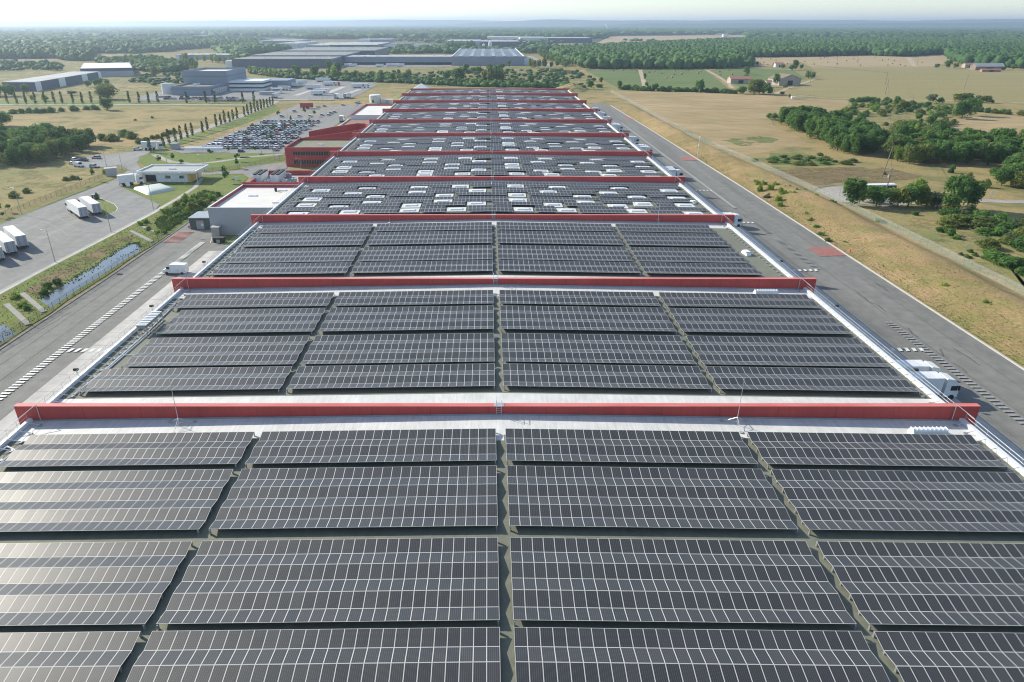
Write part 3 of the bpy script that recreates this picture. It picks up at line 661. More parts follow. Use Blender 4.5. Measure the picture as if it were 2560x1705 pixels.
for bi, (yf, ntn, _) in enumerate(BL):
    nn = 22-0*bi; short[bi] = ([row_mesh([(30.0, nn)], yf-t*(2*DY+.02)-up*(DY+.005), up) for t in range(ntn) for up in (0, 1)], [truss_mesh(30.1, yf, ntn), truss_mesh(30.0+nn-.1, yf, ntn)])
for bi in (1, 2):
    yf, ntn, _ = BL[bi]; short[bi+10] = ([row_mesh([(-51.0, 24)], yf-t*(2*DY+.02)-up*(DY+.005), up) for t in range(ntn) for up in (0, 1)], [truss_mesh(-50.9, yf, ntn), truss_mesh(-27.1, yf, ntn)])
NW = ['first', 'second', 'third', 'fourth', 'fifth', 'sixth', 'seventh', 'eighth', 'ninth', 'tenth', 'eleventh']
def wallphrase(k):
    return 'in front of the first red wall' if k == 0 else f'between the {nth(k-1)} and {nth(k)} red walls'
for k in range(11):
    for ci in range(4):
        for bi, (yf, ntn, ph) in enumerate(BL):
            rows, fr = (near if k < 3 else far)[ci, bi]
            if k == 2 and ci == 3: rows, fr = short[bi]
            if k == 1 and ci == 0 and bi in (1, 2): rows, fr = short[bi+10]
            bc = ['farthest', 'second farthest', 'third farthest', 'nearest'][bi]
            o = tag(empty('solar_array', (0, WF[k], 0)), f'{COLW[ci]} solar array, {bc} row {wallphrase(k)}', 'solar array', 'solar arrays on the warehouse roof')
            for me in rows:
                if me: add('panel_row', me, o)
            for f_ in (fr or []): add('end_truss', f_, o)
# skylights
def skyl_mesh(x):
    p = MB(); z = zr(x)
    L, Wd = 2.45, 2.15
    p.hexa([(x-L, -Wd, zr(x-L)+.0), (x+L, -Wd, zr(x+L)), (x+L, Wd, zr(x+L)), (x-L, Wd, zr(x-L))], [(x-L, -Wd, zr(x-L)+.2), (x+L, -Wd, zr(x+L)+.2), (x+L, Wd, zr(x+L)+.2), (x-L, Wd, zr(x-L)+.2)])
    return p
def dome_part(x, p):
    z = zr(x)
    p.hexa([(x-1.65, -.85, z), (x+1.65, -.85, z), (x+1.65, .85, z), (x-1.65, .85, z)], [(x-1.62, -.82, z+.34), (x+1.62, -.82, z+.34), (x+1.62, .82, z+.34), (x-1.62, .82, z+.34)], 1)
    p.hexa([(x-1.5, -.7, z+.34), (x+1.5, -.7, z+.34), (x+1.5, .7, z+.34), (x-1.5, .7, z+.34)], [(x-1.42, -.62, z+.46), (x+1.42, -.62, z+.46), (x+1.42, .62, z+.46), (x-1.42, .62, z+.46)], 2)
    return p
sm = [skyl_mesh(x).mesh('skylight', ['white_mem', 'alu_light', 'dome']) for x, y in SK]
dm = [dome_part(x, MB()).mesh('dome', ['white_mem', 'alu_light', 'dome']) for x, y in SK]
cnt = 0; rest = MB()
for k in range(3, 11):
    for i, (x, y) in enumerate(SK):
        if k == 10 and y < -39: continue
        if cnt < 100:
            o = add('skylight', sm[i]); o.location = (0, WF[k]+y, 0); wpart(o); add('dome', dm[i], o); cnt += 1
        else:
            q = MB(); n0 = len(rest.v); s_ = skyl_mesh(x); dome_part(x, s_)
            rest.v += [(p[0], p[1]+WF[k]+y, p[2]) for p in s_.v]; rest.f += [tuple(v+n0 for v in f_) for f_ in s_.f]; rest.m += s_.m; rest.u += s_.u
o = wpart(rest.build('skylight', ['white_mem', 'alu_light', 'dome'])); o['kind'] = 'stuff'
# larger smoke vents near the right-hand edge
def vent(x, y, lx, ly, rot, label):
    b = MB(); z = zr(x); n = 14
    b.box(-lx/2, lx/2, -ly/2, ly/2, 0, .35)
    o = b.build('smoke_vent', 'alu_light'); o.location = (x, y, z); o.rotation_euler = (0, 0, rot)
    c = MB()
    for i in range(8):
        a0 = math.pi*i/8; a1 = math.pi*(i+1)/8; yc = lambda a: -math.cos(a)*ly*.46; zc = lambda a: .35+math.sin(a)*.42
        c.face([(-lx*.48, yc(a0), zc(a0)), (lx*.48, yc(a0), zc(a0)), (lx*.48, yc(a1), zc(a1)), (-lx*.48, yc(a1), zc(a1))])
    for s_ in (-1, 1): c.face([(s_*lx*.48, -math.cos(math.pi*i/8)*ly*.46, .35+math.sin(math.pi*i/8)*.42) for i in range(9)])
    for i in range(9): xx = -lx*.48+i*lx*.96/8; c.box(xx-.03, xx+.03, -ly*.3, ly*.3, .6, .8)
    c.build('vent_lid', 'dome', o, False); return wpart(o)
vent(51.8, 68.3, 4.2, 1.1, 0, ''); vent(49.5, 114.0, 4.0, 1.1, 0, ''); vent(56.0-2.0, 137.2, 1.0, 2.6, .12, '')
vent(55.0, 206.8-25, 1, 2, .3, '')
# guardrails held by counterweights along both roof edges
RAIL = {}
def rail_mesh(side, L_):
    b = MB(); x = XL+.1 if side == 0 else XR-.2; z0 = 12.6
    for h in (.5, .95): b.tube((x, 0.6, z0+h), (x, L_-.6, z0+h), .02, 5)
    n = int(L_/1.9)
    for i in range(n+1):
        y = .6+(L_-1.2)*i/n; b.tube((x, y, z0-.1), (x, y, z0+.95), .018, 4)
    for y in (L_-2.0,): b.tube((x, y, z0+1.05), (x+(1.2 if side == 0 else -1.2), L_-.1, z0+1.9), .04, 5); b.tube((x+(1.2 if side == 0 else -1.2), L_-.1, z0-.3), (x+(1.2 if side == 0 else -1.2), L_-.1, z0+1.9), .05, 5)
    return b.mesh('rail', 'alu')
def cw_mesh(side):
    b = MB(); s = 1 if side == 0 else -1; x = (XL+.3 if side == 0 else XR-.5)
    e_ = 1.5 if side == 0 else 1.0
    b.tube((x, 0, 12.62), (x+s*e_, 0, 12.32), .05, 5); b.tube((x+s*e_, 0, 12.16), (x+s*e_, 0, 12.32), .24, 12, 1)
    return b.mesh('counterweight', ['alu', 'steel'])
CWM = [cw_mesh(0), cw_mesh(1)]
for k in range(8):
    for s in (0, 1):
        L_ = 44.5
        if s not in RAIL: RAIL[s] = rail_mesh(s, L_)
        o = tag(empty('guardrail', (0, WY[k]+.7, 0)), f'guardrail along the {"left" if s == 0 else "right"} roof edge {wallphrase(k)}', 'guardrail', 'guardrails along the roof edges')
        add('rail', RAIL[s], o)
        if k < 5:
            for i in range(24):
                c = add('counterweight', CWM[s], o); c.location = (0, 1.5+i*1.82, 0)
# pipework and fan rack on the left roof edge
def pipe(name, pts, r, label, cat='pipe', m='alu_light', group=None):
    b = MB()
    for i in range(len(pts)-1): b.tube(pts[i], pts[i+1], r, 6)
    return tag(b.build(name, m), label, cat, group)
zz = zr(-54)+.15
P_ = lambda a, c: (*fB7(a, c, zz), zz)
pipe('roof_pipe', [P_(620, 965), P_(860, 775), P_(1240, 435), P_(1390, 285), P_(1475, 200), P_(1420, 200)], .11, 'long pale pipe along the left roof edge between the first and second red walls', group='roof pipes')
pipe('roof_pipe', [P_(660, 965), P_(880, 775), P_(1260, 440), P_(1380, 330)], .08, 'thinner pipe beside the long pale pipe behind the nearest red wall', group='roof pipes')
pipe('roof_pipe', [P_(1015, 630), P_(1130, 632)], .07, 'short pipe branching towards the third row of panels from the left edge', group='roof pipes')
pipe('roof_pipe', [P_(1230, 437), P_(1340, 440)], .07, 'short pipe branching just in front of the rack of fans', group='roof pipes')
pipe('roof_pipe', [P_(0, 1545), P_(130, 1430), P_(60, 1400), P_(0, 1440)], .1, 'bent pale pipe at the left edge in front of the nearest red wall', group='roof pipes')
zq = zr(-54)+.1
for (a, c, ph) in (((560, 480), (400, 620), 'farther'),):
    pass
pq = lambda a, c: (*fB(a, c, zq), zq)
pipe('roof_pipe', [pq(1760, 1140), pq(1960, 960), pq(2100, 800), pq(2150, 765), pq(2100, 760)], .12, 'pale pipe on the left roof edge between the second and third red walls', group='roof pipes')
# fan rack (condenser) on legs
cx, cy = fB7(1270, 300, 14.3); ck = tag(empty('condenser', (cx-.4, cy, zr(-54)), 0), 'raised rack of cooling fans with striped top on the left roof edge', 'condenser')
b = MB()
for i in range(9): b.box(-.85, .85, -2.9+i*.66, -2.9+i*.66+.34, 1.72, 1.8)
b.build('slatted_top', 'alu_light', ck)
b = MB(); b.box(-.7, .7, -2.9, 2.9, 1.25, 1.68, 0); b.build('casing', 'steel', ck)
for y in (-2.8, -.9, .9, 2.8):
    for x in (-.7, .7): MB().box(x-.06, x+.06, y-.06, y+.06, 0, 1.25).build('leg', 'alu', ck)
# lightning rods
def rod(x, y, label, h=6.4):
    z = zr(x); o = tag(empty('lightning_rod', (x, y, z)), label, 'lightning rod', 'lightning rods in front of the red walls')
    MB().tube((0, 0, .5), (0, 0, h), .045, 5, 0, .02).build('mast', 'alu', o)
    for a in (90-180, 30, 150):
        e = (math.cos(R(a))*1.7, math.sin(R(a))*1.7, 0)
        b = MB().tube((0, 0, 1.1), e, .035, 5).tube((0, 0, .5), (e[0]*.6, e[1]*.6, .35), .025, 4); b.build('leg', 'alu', o)
        MB().tube((e[0], e[1], 0), (e[0], e[1], .14), .24, 10).build('foot', 'concrete', o)
rod(-36.8, 69.6, 'thin lightning rod on a tripod, left part of the nearest red wall'); rod(29.6, 69.6, 'thin lightning rod on a tripod, right part of the nearest red wall')
x, y = fB(600*3.364+1260-0, 0) if 0 else G(600+1260/3.364, 350+672/3.364, 13); rod(x, y, 'small lightning rod in front of the third red wall, on the left')
x, y = G(1200+1497/3.364, 350+675/3.364, 13); rod(x, y, 'small lightning rod in front of the third red wall, on the right')
# floodlights on the roof edges
for (px, py, s) in ((195, 931, 0), (382, 771, 0), (512, 660, 0), (2092, 771, 1), (1955, 658, 1), (2292, 932, 1)):
    x = XL-.3 if s == 0 else XR+.25; D = G(px, py, 13.0)[1]
    o = tag(empty('floodlight', (x, D, 12.6)), '', 'floodlight', 'floodlights on the roof edges')
    MB().tube((0, 0, 0), (0, 0, .7), .04, 5).build('bracket', 'steel', o); MB().box(-.3, .3, -.18, .18, .7, 1.0).build('lamp_head', 'dark', o)
    o['label'] = f'floodlight on the {"left" if s == 0 else "right"} roof edge about {["", "", ""][0]}'
    NAMED.setdefault('fl%d' % s, []).append(o)
for s in (0, 1):
    L_ = sorted(NAMED['fl%d' % s], key=lambda o: o.location.y)
    for i, o in enumerate(L_): o['label'] = f'small floodlight on the {"left" if s == 0 else "right"} roof edge, {nth(i)} from the front'

# ------------------------------------------------------------ side buildings on the left
def block(name, label, x0, x1, y0, y1, h, wall, roof, par=.9, cap='red', pt=.35, cat='building', parent=None, lining=None):
    o = tag(empty(name, ((x0+x1)/2, y0, 0)), label, cat)
    def P(bb, nm, mt):
        q = bb.build(nm, mt, o); q.matrix_parent_inverse = Matrix.Translation((-(x0+x1)/2, -y0, 0)); return q
    b = MB().box(x0, x0+pt, y0, y1, 0, h); b.box(x1-pt, x1, y0, y1, 0, h); b.box(x0+pt, x1-pt, y0, y0+pt, 0, h); b.box(x0+pt, x1-pt, y1-pt, y1, 0, h); P(b, 'wall', wall)
    P(MB().box(x0+pt, x1-pt, y0+pt, y1-pt, h-par-.4, h-par), 'roof', roof)
    b = MB().box(x0-.06, x0+pt+.05, y0-.06, y1+.06, h, h+.12); b.box(x1-pt-.05, x1+.06, y0-.06, y1+.06, h, h+.12); b.box(x0+pt+.05, x1-pt-.05, y0-.06, y0+pt+.05, h, h+.12); b.box(x0+pt+.05, x1-pt-.05, y1-pt-.05, y1+.06, h, h+.12); P(b, 'parapet_cap', cap)
    b = MB().box(x0+pt-.02, x0+pt+.04, y0+pt, y1-pt, h-par, h-.02); b.box(x1-pt-.04, x1-pt+.02, y0+pt, y1-pt, h-par, h-.02); b.box(x0+pt, x1-pt, y1-pt-.04, y1-pt+.02, h-par, h-.02); P(b, 'parapet_lining', lining or cap)
    return o, P
an, P = block('annex', 'low white-roofed annex with red parapet on the left of the warehouse', -80.4, -57.2, 193.4, 224.6, 8.1, 'grey_clad', 'whiteroof', .8, cap='alu_light', lining='red')
P(MB().box(-80.4, -57.2, 224.3, 224.62, 8.2, 8.9), 'rear_parapet', 'red')
for (px, py, w) in ((632, 489, 2.6), (692, 506, 2.6), (706, 476, 2.6)):
    x, y = G(px, py, 7.4); P(MB().box(x-w/2, x+w/2, y-.6, y+.6, 7.2, 7.6), 'skylight', 'alu_light')
x, y = G(689, 473, 8); P(MB().tube((x, y, 7.2), (x, y, 8.6), .4, 10), 'roof_fan', 'dark')
an2, P = block('annex', 'dark-roofed annex with chillers and red parapet left of the warehouse', -80.4, -57.2, 225.2, 250.5, 7.6, 'grey_clad', 'roofgrey', 1.5, cap='red')
for (px, py, k) in ((645, 447, 0), (690, 447, 1)):
    x, y = G(px, py, 7.2); o = tag(empty('chiller', (x, y+3.2, 6.1)), ['large chiller with rows of fans, nearer the annex corner', 'large chiller with rows of fans, nearer the red fire wall'][k], 'chiller', 'chillers on the dark annex roof')
    b = MB(); b.hexa([(-1.1, -4.5, .3), (1.1, -4.5, .3), (1.1, 4.5, .3), (-1.1, 4.5, .3)], [(-1.7, -4.5, 2.6), (1.7, -4.5, 2.6), (1.7, 4.5, 2.6), (-1.7, 4.5, 2.6)]); b.build('casing', 'white', o)
    for i in range(5):
        for s in (-.85, .85): MB().tube((s, -3.6+i*1.8, 2.6), (s, -3.6+i*1.8, 2.95), .7, 12).build('fan', 'dark', o)
    MB().box(-1.3, 1.3, -4.4, 4.4, 0, .3).build('base_frame', 'steel', o)
for i, (px, py) in enumerate(((712, 455), (722, 440), (735, 452), (668, 456), (660, 440))):
    x, y = G(px, py, 6.6); o = MB().box(-.9, .9, -.7, .7, 0, 1.3).tube((0, -.5, 1.3), (0, -.5, 1.9), .25, 8).build('pump_unit', 'steel'); o.location = (x, y, 6.1)
    MB().tube((-1, 0, .3), (-1, -2.2, .3), .12, 6).build('pipe', 'alu', o)
    tag(o, f'small steel pump unit between the chillers, {nth(i)} of the group', 'pump', 'pump units on the dark annex roof')
L_ = sorted([o for o in bpy.data.objects if o.name.startswith('pump_unit')], key=lambda o: PX(o.location.x, o.location.y, 6))
for i, o in enumerate(L_): o['label'] = f'small steel pump unit by the chillers, {nth(i)} from the left'
ann, P = block('annex', 'small grey service building with brown roof between red offices and white annex', -80, -57.2, 372, 410.5, 6.2, 'grey_clad', 'terracotta', .5, cap='alu_light')
an3, P = block('annex', 'farther white annex with pale roof and dark red edge', -80, -57.2, 411, 470, 8.0, 'dirtywhite', 'whiteroof', .8, cap='red')
x, y = G(937, 252, 7.4); P(MB().tube((x, y-8, 7), (x, y-8, 8.6), .6, 8), 'roof_fan', 'dark')
# red office block
of, P = block('office_building', 'red two-storey office block with ribbon windows and curved rear terrace', -86.8, -57.2, 298.6, 325, 8.0, 'red', 'greenroof', .9, cap='red')
for z0 in (1.2, 4.8):
    x0 = -84; n = 12
    P(MB().box(-83.6, -66.5 if z0 < 3 else -59, 298.52, 298.6, z0, z0+1.5), 'window', 'glass')
    b = MB(); xe = -66.5 if z0 < 3 else -59
    x = -83.6
    while x < xe: b.box(x, x+.08, 298.46, 298.52, z0, z0+1.5); x += 1.1
    P(b, 'window_frame', 'steel')
P(MB().box(-68, -60, 290, 298.5, 2.9, 3.2), 'canopy_roof', 'terracotta'); P(MB().box(-68.2, -59.8, 289.8, 298.5, 0, 2.9), 'entrance_block', 'dark')
b = MB()
def ribwall(pts, z0, z1, t=.35):
    L, Rr = ribbon_pts(pts, t)
    for i in range(len(pts)-1):
        a0, a1 = (z0[i], z1[i]), (z0[i+1], z1[i+1])
        b.hexa([(*Rr[i], a0[0]), (*Rr[i+1], a1[0]), (*L[i+1], a1[0]), (*L[i], a0[0])], [(*Rr[i], a0[1]), (*Rr[i+1], a1[1]), (*L[i+1], a1[1]), (*L[i], a0[1])])
pts = [(-86.6, 325.2), (-72, 331), (-63, 335.5), (-59.5, 339), (-57.8, 345), (-58.5, 352), (-61.5, 357), (-66, 359), (-76, 352), (-85.4, 343), (-86.4, 341)]
ribwall(pts, [0]*11, [8.05, 9.2, 10.0, 10.3, 10.4, 10.4, 10.4, 10.3, 9.6, 8.8, 8.7]); P(b, 'curved_wall', 'red')
b = MB(); b.prism(pts, 5.5, 6.0); P(b, 'terrace_roof', 'greenroof')
x, y = fC(675, 1217, 7.2); P(MB().box(x-1.2, x+1.2, y-.6, y+.6, 7.0, 7.5), 'skylight', 'alu_light')
# guard house
gh, P = block('gatehouse', 'white single-storey gatehouse with overhanging flat roof', -133.8, -115.2, 266.5, 277, 3.6, 'white', 'roofgrey', .2, cap='white')
b = MB(); x0, x1, y0, y1 = -135.2, -112.2, 264.8, 278.6
b.box(x0, x1, y0, y0+.5, 3.75, 4.6); b.box(x0, x1, y1-.5, y1, 3.75, 4.6); b.box(x0, x0+.5, y0+.5, y1-.5, 3.75, 4.6); b.box(x1-.5, x1, y0+.5, y1-.5, 3.75, 4.6); b.box(x0+.5, x1-.5, y0+.5, y1-.5, 3.75, 4.1, 1)
P(b, 'roof_slab', ['white', 'roofgrey'])
for (xa, xb, za, zb) in ((-132.6, -128.6, .3, 2.9), (-125, -123, 1.6, 2.6), (-119.5, -117.7, 1.6, 2.6)):
    P(MB().box(xa, xb, 266.42, 266.5, za, zb), 'window', 'glass'); P(MB().box(xa-.1, xb+.1, 266.36, 266.42, za-.12, za), 'window_sill', 'steel')
P(MB().box(-116.4, -115.12, 266.44, 266.52, .1, 3.3), 'ochre_panel', 'yellow'); P(MB().box(-115.2, -115.12, 266.6, 274, .1, 3.3), 'ochre_panel', 'yellow')
for x in (-112.6,): P(MB().tube((x, 266, 0), (x, 266, 3.8), .12, 8), 'column', 'white')
P(MB().box(-125.2, -122.5, 271, 271.6, 4.12, 4.5), 'roof_upstand', 'white')
# water bag
c = [fB(1115, 412), fB(1245, 470), fB(1482, 420), fB(1362, 378)]
cc = (sum(p[0] for p in c)/4, sum(p[1] for p in c)/4); V = []; Fc = []; N = 14
for j in range(N+1):
    for i in range(N+1):
        u = i/N; v = j/N; x = (1-u)*(1-v)*c[0][0]+u*(1-v)*c[1][0]+u*v*c[2][0]+(1-u)*v*c[3][0]; y = (1-u)*(1-v)*c[0][1]+u*(1-v)*c[1][1]+u*v*c[2][1]+(1-u)*v*c[3][1]
        e = max(abs(2*u-1), abs(2*v-1)); V.append((x-cc[0], y-cc[1], .06+1.35*(1-e**3.2)**.55))
for j in range(N):
    for i in range(N): k = j*(N+1)+i; Fc.append((k, k+1, k+N+2, k+N+1))
o = add('water_bag', npmesh('water_bag', V, Fc, 'tarp', True)); o.location = (*cc, 0); tag(o, 'pale green pillow-shaped water bag on the grass by the gatehouse', 'water tank')
def shed(name, label, px, py, w, d, h, wall, roof, f=fB, cat='shed', door='steel', rot=0):
    x, y = f(px, py); o = tag(empty(name, (x, y+d/2, 0), rot), label, cat)
    MB().box(-w/2, w/2, -d/2, d/2, 0, h).build('wall', wall, o); MB().box(-w/2-.15, w/2+.15, -d/2-.15, d/2+.15, h, h+.18).build('roof', roof, o)
    if door: MB().box(-w*.18, w*.18, -d/2-.05, -d/2, .1, h*.8).build('door', door, o)
    return o
shed('transformer_hut', 'small grey box-shaped hut beside the lorry park gate', 925, 305, 4.2, 3.2, 3.0, 'grey_clad', 'roofgrey', rot=.5)
shed('transformer_hut', 'tiny pale hut beside the cypress-lined road', 1467, 82, 3.6, 3, 2.8, 'grey_clad', 'roofgrey')
o = shed('generator_container', 'dark green container standing against the white annex', 1690, 752, 6.2, 7.5, 3.4, 'greenpaint', 'steel', cat='container'); MB().box(.3, 1.0, -3.82, -3.76, 1.0, 1.8).build('notice', 'white', o)
shed('bin_store', 'small grey cabinet on the grass by the annex corner', 1818, 825, 2.2, 2.2, 3.0, 'steel', 'roofgrey', cat='cabinet')
shed('machine_pack', 'dark machine standing below the annex corner', 1838, 870, 2.8, 1.6, 1.4, 'dark', 'dark', cat='machine', door='steel')
shed('litter_bin', 'dark bin at the edge of the lorry park island', 792, 500, 1.4, 1.2, 1.5, 'dark', 'steel', cat='bin', door='steel')
# bicycle shelter
x, y = fA(1550, 1283); o = tag(empty('bicycle_shelter', (x, y, 0)), 'long arched white bicycle shelter by the car park', 'shelter')
b = MB(); Ls = 18.5
for i in range(8):
    a0 = math.pi*.5*i/8; a1 = math.pi*.5*(i+1)/8; f = lambda a: (1.8-math.cos(a)*1.8, 1.0+math.sin(a)*1.5)
    b.face([(0, f(a0)[0], f(a0)[1]), (Ls, f(a0)[0], f(a0)[1]), (Ls, f(a1)[0], f(a1)[1]), (0, f(a1)[0], f(a1)[1])])
b.build('canopy', 'white', o)
for i in range(10):
    xx = i*Ls/9; MB().tube((xx, 1.8, 0), (xx, 1.8, 2.5), .06, 5).tube((xx, 0, 0), (xx, 0, 1), .04, 5).build('post', 'steel', o)

# ------------------------------------------------------------ vehicles
def hull(b, st, m=0):
    k = len(b.v)
    for (x, zb, zt_, hw) in st:
        hw2 = hw*.93; b.v += [(x, -hw*.96, zb), (x, -hw, zb+(zt_-zb)*.55), (x, -hw2, zt_), (x, hw2, zt_), (x, hw, zb+(zt_-zb)*.55), (x, hw*.96, zb)]
    for i in range(len(st)-1):
        for j in range(6):
            j2 = (j+1) % 6; a = k+i*6
            b.f.append((a+j, a+j2, a+6+j2, a+6+j)); b.m.append(m); b.u += [(0, 0)]*4
    b.f.append(tuple(k+j for j in range(6))); b.m.append(m); b.u += [(0, 0)]*6
    b.f.append(tuple(k+(len(st)-1)*6+j for j in range(6))[::-1]); b.m.append(m); b.u += [(0, 0)]*6
CST = [(-2.1, .38, .72, .74), (-2.0, .3, .9, .84), (-1.2, .26, .95, .89), (0, .26, .95, .89), (.95, .26, .93, .89), (1.75, .3, .8, .85), (2.1, .36, .62, .72)]
def green(b, base, top, m):
    (xa, xb, hb, zb), (xc, xd, ht, zt_) = base, top
    b.hexa([(xa, -hb, zb), (xb, -hb, zb), (xb, hb, zb), (xa, hb, zb)], [(xc, -ht, zt_), (xd, -ht, zt_), (xd, ht, zt_), (xc, ht, zt_)], m)
CARM = {}
def car_meshes(colour, kind):
    if (colour, kind) in CARM: return CARM[colour, kind]
    p = 'car '+colour; b = MB(); w = MB(); wl = []
    if kind == 'hatch':
        hull(b, CST); green(b, (-1.35, .3, .63, 1.46), (-1.2, .2, .58, 1.5), 0); green(w, (-1.95, 1.05, .8, .93), (-1.4, .35, .65, 1.46), 0)
    elif kind == 'saloon':
        hull(b, [(-2.3, .38, .75, .74), (-2.2, .3, .92, .84), (-1.3, .26, .96, .89), (0, .26, .95, .89), (.95, .26, .93, .89), (1.95, .3, .78, .85), (2.25, .36, .6, .72)]); green(b, (-.95, .35, .6, 1.4), (-.8, .25, .55, 1.44), 0); green(w, (-1.6, 1.15, .78, .93), (-1.0, .4, .62, 1.4), 0)
    else:
        hull(b, [(-2.5, .4, 1.0, .85), (-2.45, .3, 1.9, .93), (-1, .28, 1.98, .95), (.7, .28, 1.95, .95), (1.35, .28, 1.15, .93), (2.2, .3, 1.0, .9), (2.4, .4, .7, .8)]); green(w, (.72, 1.42, .84, 1.15), (.7, .8, .78, 1.86), 0)
    if kind == 'van':
        wm = (w.mesh('windscreen', 'glass'),)
    else: wm = (w.mesh('windows', 'glass'),)
    wh_ = MB().tube((0, -.1, .31), (0, .1, .31), .31, 12).mesh('wheel', 'rubber')
    for x in (-1.3, 1.35):
        for s in (-.86, .86): b.tube((x, s-.09, .31), (x, s+.09, .31), .31, 8, 1)
    CARM[colour, kind] = (b.mesh('body', [p, 'rubber']), wm[0], wh_); return CARM[colour, kind]
def car(x, y, rz, colour, kind, label, group, detail=False, name='parked_car', cat='car'):
    bm, wm, wl = car_meshes(colour, kind); o = tag(empty(name, (x, y, .04), rz), label, cat, group)
    add('body', bm, o); add('windscreen' if kind == 'van' else 'windows', wm, o)
    if detail:
        for xx in (-1.3, 1.35):
            for s in (-.88, .88): c = add('wheel', wl, o); c.location = (xx, s, .02)
        MB().box(2.02, 2.12, -.68, -.42, .52, .66).build('headlight', 'white', o); MB().box(2.02, 2.12, .42, .68, .52, .66).build('headlight', 'white', o)
    return o
TK = {}
def lorry(x, y, rz, label, group, cab=True, L=13.6, col='white', cabcol='white', name='articulated_lorry', red=False, cat='lorry'):
    key = (cab, L, col, cabcol, red)
    if key not in TK:
        d = {}
        d['cargo_box'] = MB().box(0, L, -1.25, 1.25, 1.15, 4.0).mesh('cargo_box', col)
        b = MB()
        for s in (-1.25, 1.25):
            pass
        b.box(-.05, 0, -1.2, -.03, 1.2, 3.95); b.box(-.05, 0, .03, 1.2, 1.2, 3.95); d['rear_door'] = b.mesh('rear_door', 'grey_clad' if col == 'white' else 'steel')
        b = MB(); b.box(-.06, -.052, -.7, -.64, 1.3, 3.8); b.box(-.06, -.052, .64, .7, 1.3, 3.8); b.box(-.1, .1, -1.25, 1.25, .5, .75); b.box(.1, L-.2, -.5, .5, .85, 1.15); b.box(L*.45, L*.65, -1.2, 1.2, .4, .8); d['chassis'] = b.mesh('chassis', 'dark')
        if L > 9: d['axles'] = [L*.16, L*.26, L*.36]
        else: d['axles'] = [L*.25]
        d['wheel'] = MB().tube((0, -.16, .5), (0, .16, .5), .5, 12).mesh('wheel', 'rubber')
        if red: d['logo'] = MB().box(L-3.4, L-1.8, -1.262, -1.252, 2.0, 3.4).mesh('emblem', 'redpaint')
        if cab:
            c = MB(); x0 = L+.55
            sp = [(x0, .55), (x0+2.25, .55), (x0+2.3, 1.5), (x0+2.05, 2.9), (x0+1.3, 3.65), (x0+.2, 3.85), (x0, 3.85)]
            for s_, fl_ in ((-1.22, 0), (1.22, 1)):
                q = [(a, s_, z) for a, z in sp]; c.face(q if not fl_ else q[::-1])
            for i in range(len(sp)):
                a, e = sp[i], sp[(i+1) % len(sp)]; c.face([(a[0], -1.22, a[1]), (a[0], 1.22, a[1]), (e[0], 1.22, e[1]), (e[0], -1.22, e[1])])
            d['cab'] = c.mesh('cab', cabcol)
            w = MB(); w.face([(x0+2.295, -1.1, 1.62), (x0+2.295, 1.1, 1.62), (x0+2.1, 1.05, 2.75), (x0+2.1, -1.05, 2.75)]); d['windscreen'] = w.mesh('windscreen', 'glass')
            w = MB(); w.box(x0+.9, x0+1.95, -1.235, -1.222, 1.75, 2.6); w.box(x0+.9, x0+1.95, 1.222, 1.235, 1.75, 2.6); d['side_window'] = w.mesh('side_window', 'glass')
            d['cw'] = [x0+1.35, x0-1.9]
            w = MB(); w.box(x0+2.0, x0+2.2, -1.5, -1.28, 1.9, 2.7); w.box(x0+2.0, x0+2.2, 1.28, 1.5, 1.9, 2.7); d['mirror'] = w.mesh('mirror', 'dark')
        TK[key] = d
    d = TK[key]; o = tag(empty(name, (x, y, .04), rz), label, cat, group)
    bx = add('cargo_box', d['cargo_box'], o); add('rear_door', d['rear_door'], bx); add('chassis', d['chassis'], o)
    if 'logo' in d: add('emblem', d['logo'], bx)
    for a in d['axles']+(d.get('cw') or []):
        for s in (-1.08, 1.08): w = add('wheel', d['wheel'], o); w.location = (a, s, 0)
    if cab:
        c = add('cab', d['cab'], o); add('windscreen', d['windscreen'], c); add('side_window', d['side_window'], c); add('mirror', d['mirror'], c)
    return o
# at the docks on the right
DK = [(98.6, 1), (102.9, 0), (203, 0), (272, 0), (276.3, 0), (327, 0), (331.5, 0), (358, 0), (404.5, 0), (408.6, 0), (441, 0), (463, 0), (490, 0)]
for i, (y, q) in enumerate(DK):
    lorry(60.2, y, R(random.uniform(-1, 1)), f'white lorry backed to the right side docks, {nth(i)} from the front', 'lorries backed up to the right-hand docks', cabcol='white' if i != 4 else 'navy')
# lorry park
for i, (pa, pb, lab, cabf) in enumerate((((718, 672), (600, 590), 'white lorry at the front of the parked pair in the lorry park middle', True), ((828, 640), (700, 555), 'white lorry on the right of the parked pair, by the grass island', True),
        ((205, 925), (90, 830), 'rightmost white trailer of the three at the left edge of the photo', False), ((112, 978), (-10, 880), 'middle white trailer of the three at the left edge of the photo', False), ((5, 1035), (-120, 930), 'leftmost white trailer, cut off by the left edge of the photo', False))):
    p = Vector(fB(*pa)); q = Vector(fB(*pb)); d = q-p; lorry(p.x, p.y, math.atan2(d.y, d.x), lab, 'lorries in the lorry park', cab=cabf)
p = Vector(fB(1010, 384)); lorry(p.x+.2, p.y-.8, R(38), 'white box lorry standing in front of the gatehouse', None, True, 5.6, name='box_lorry')
p = Vector(fA(1200, 1272)); lorry(p.x-1.4, p.y+3, R(18), 'white box lorry stopped where the cypress road meets the lorry park', None, True, 6.4, name='box_lorry')
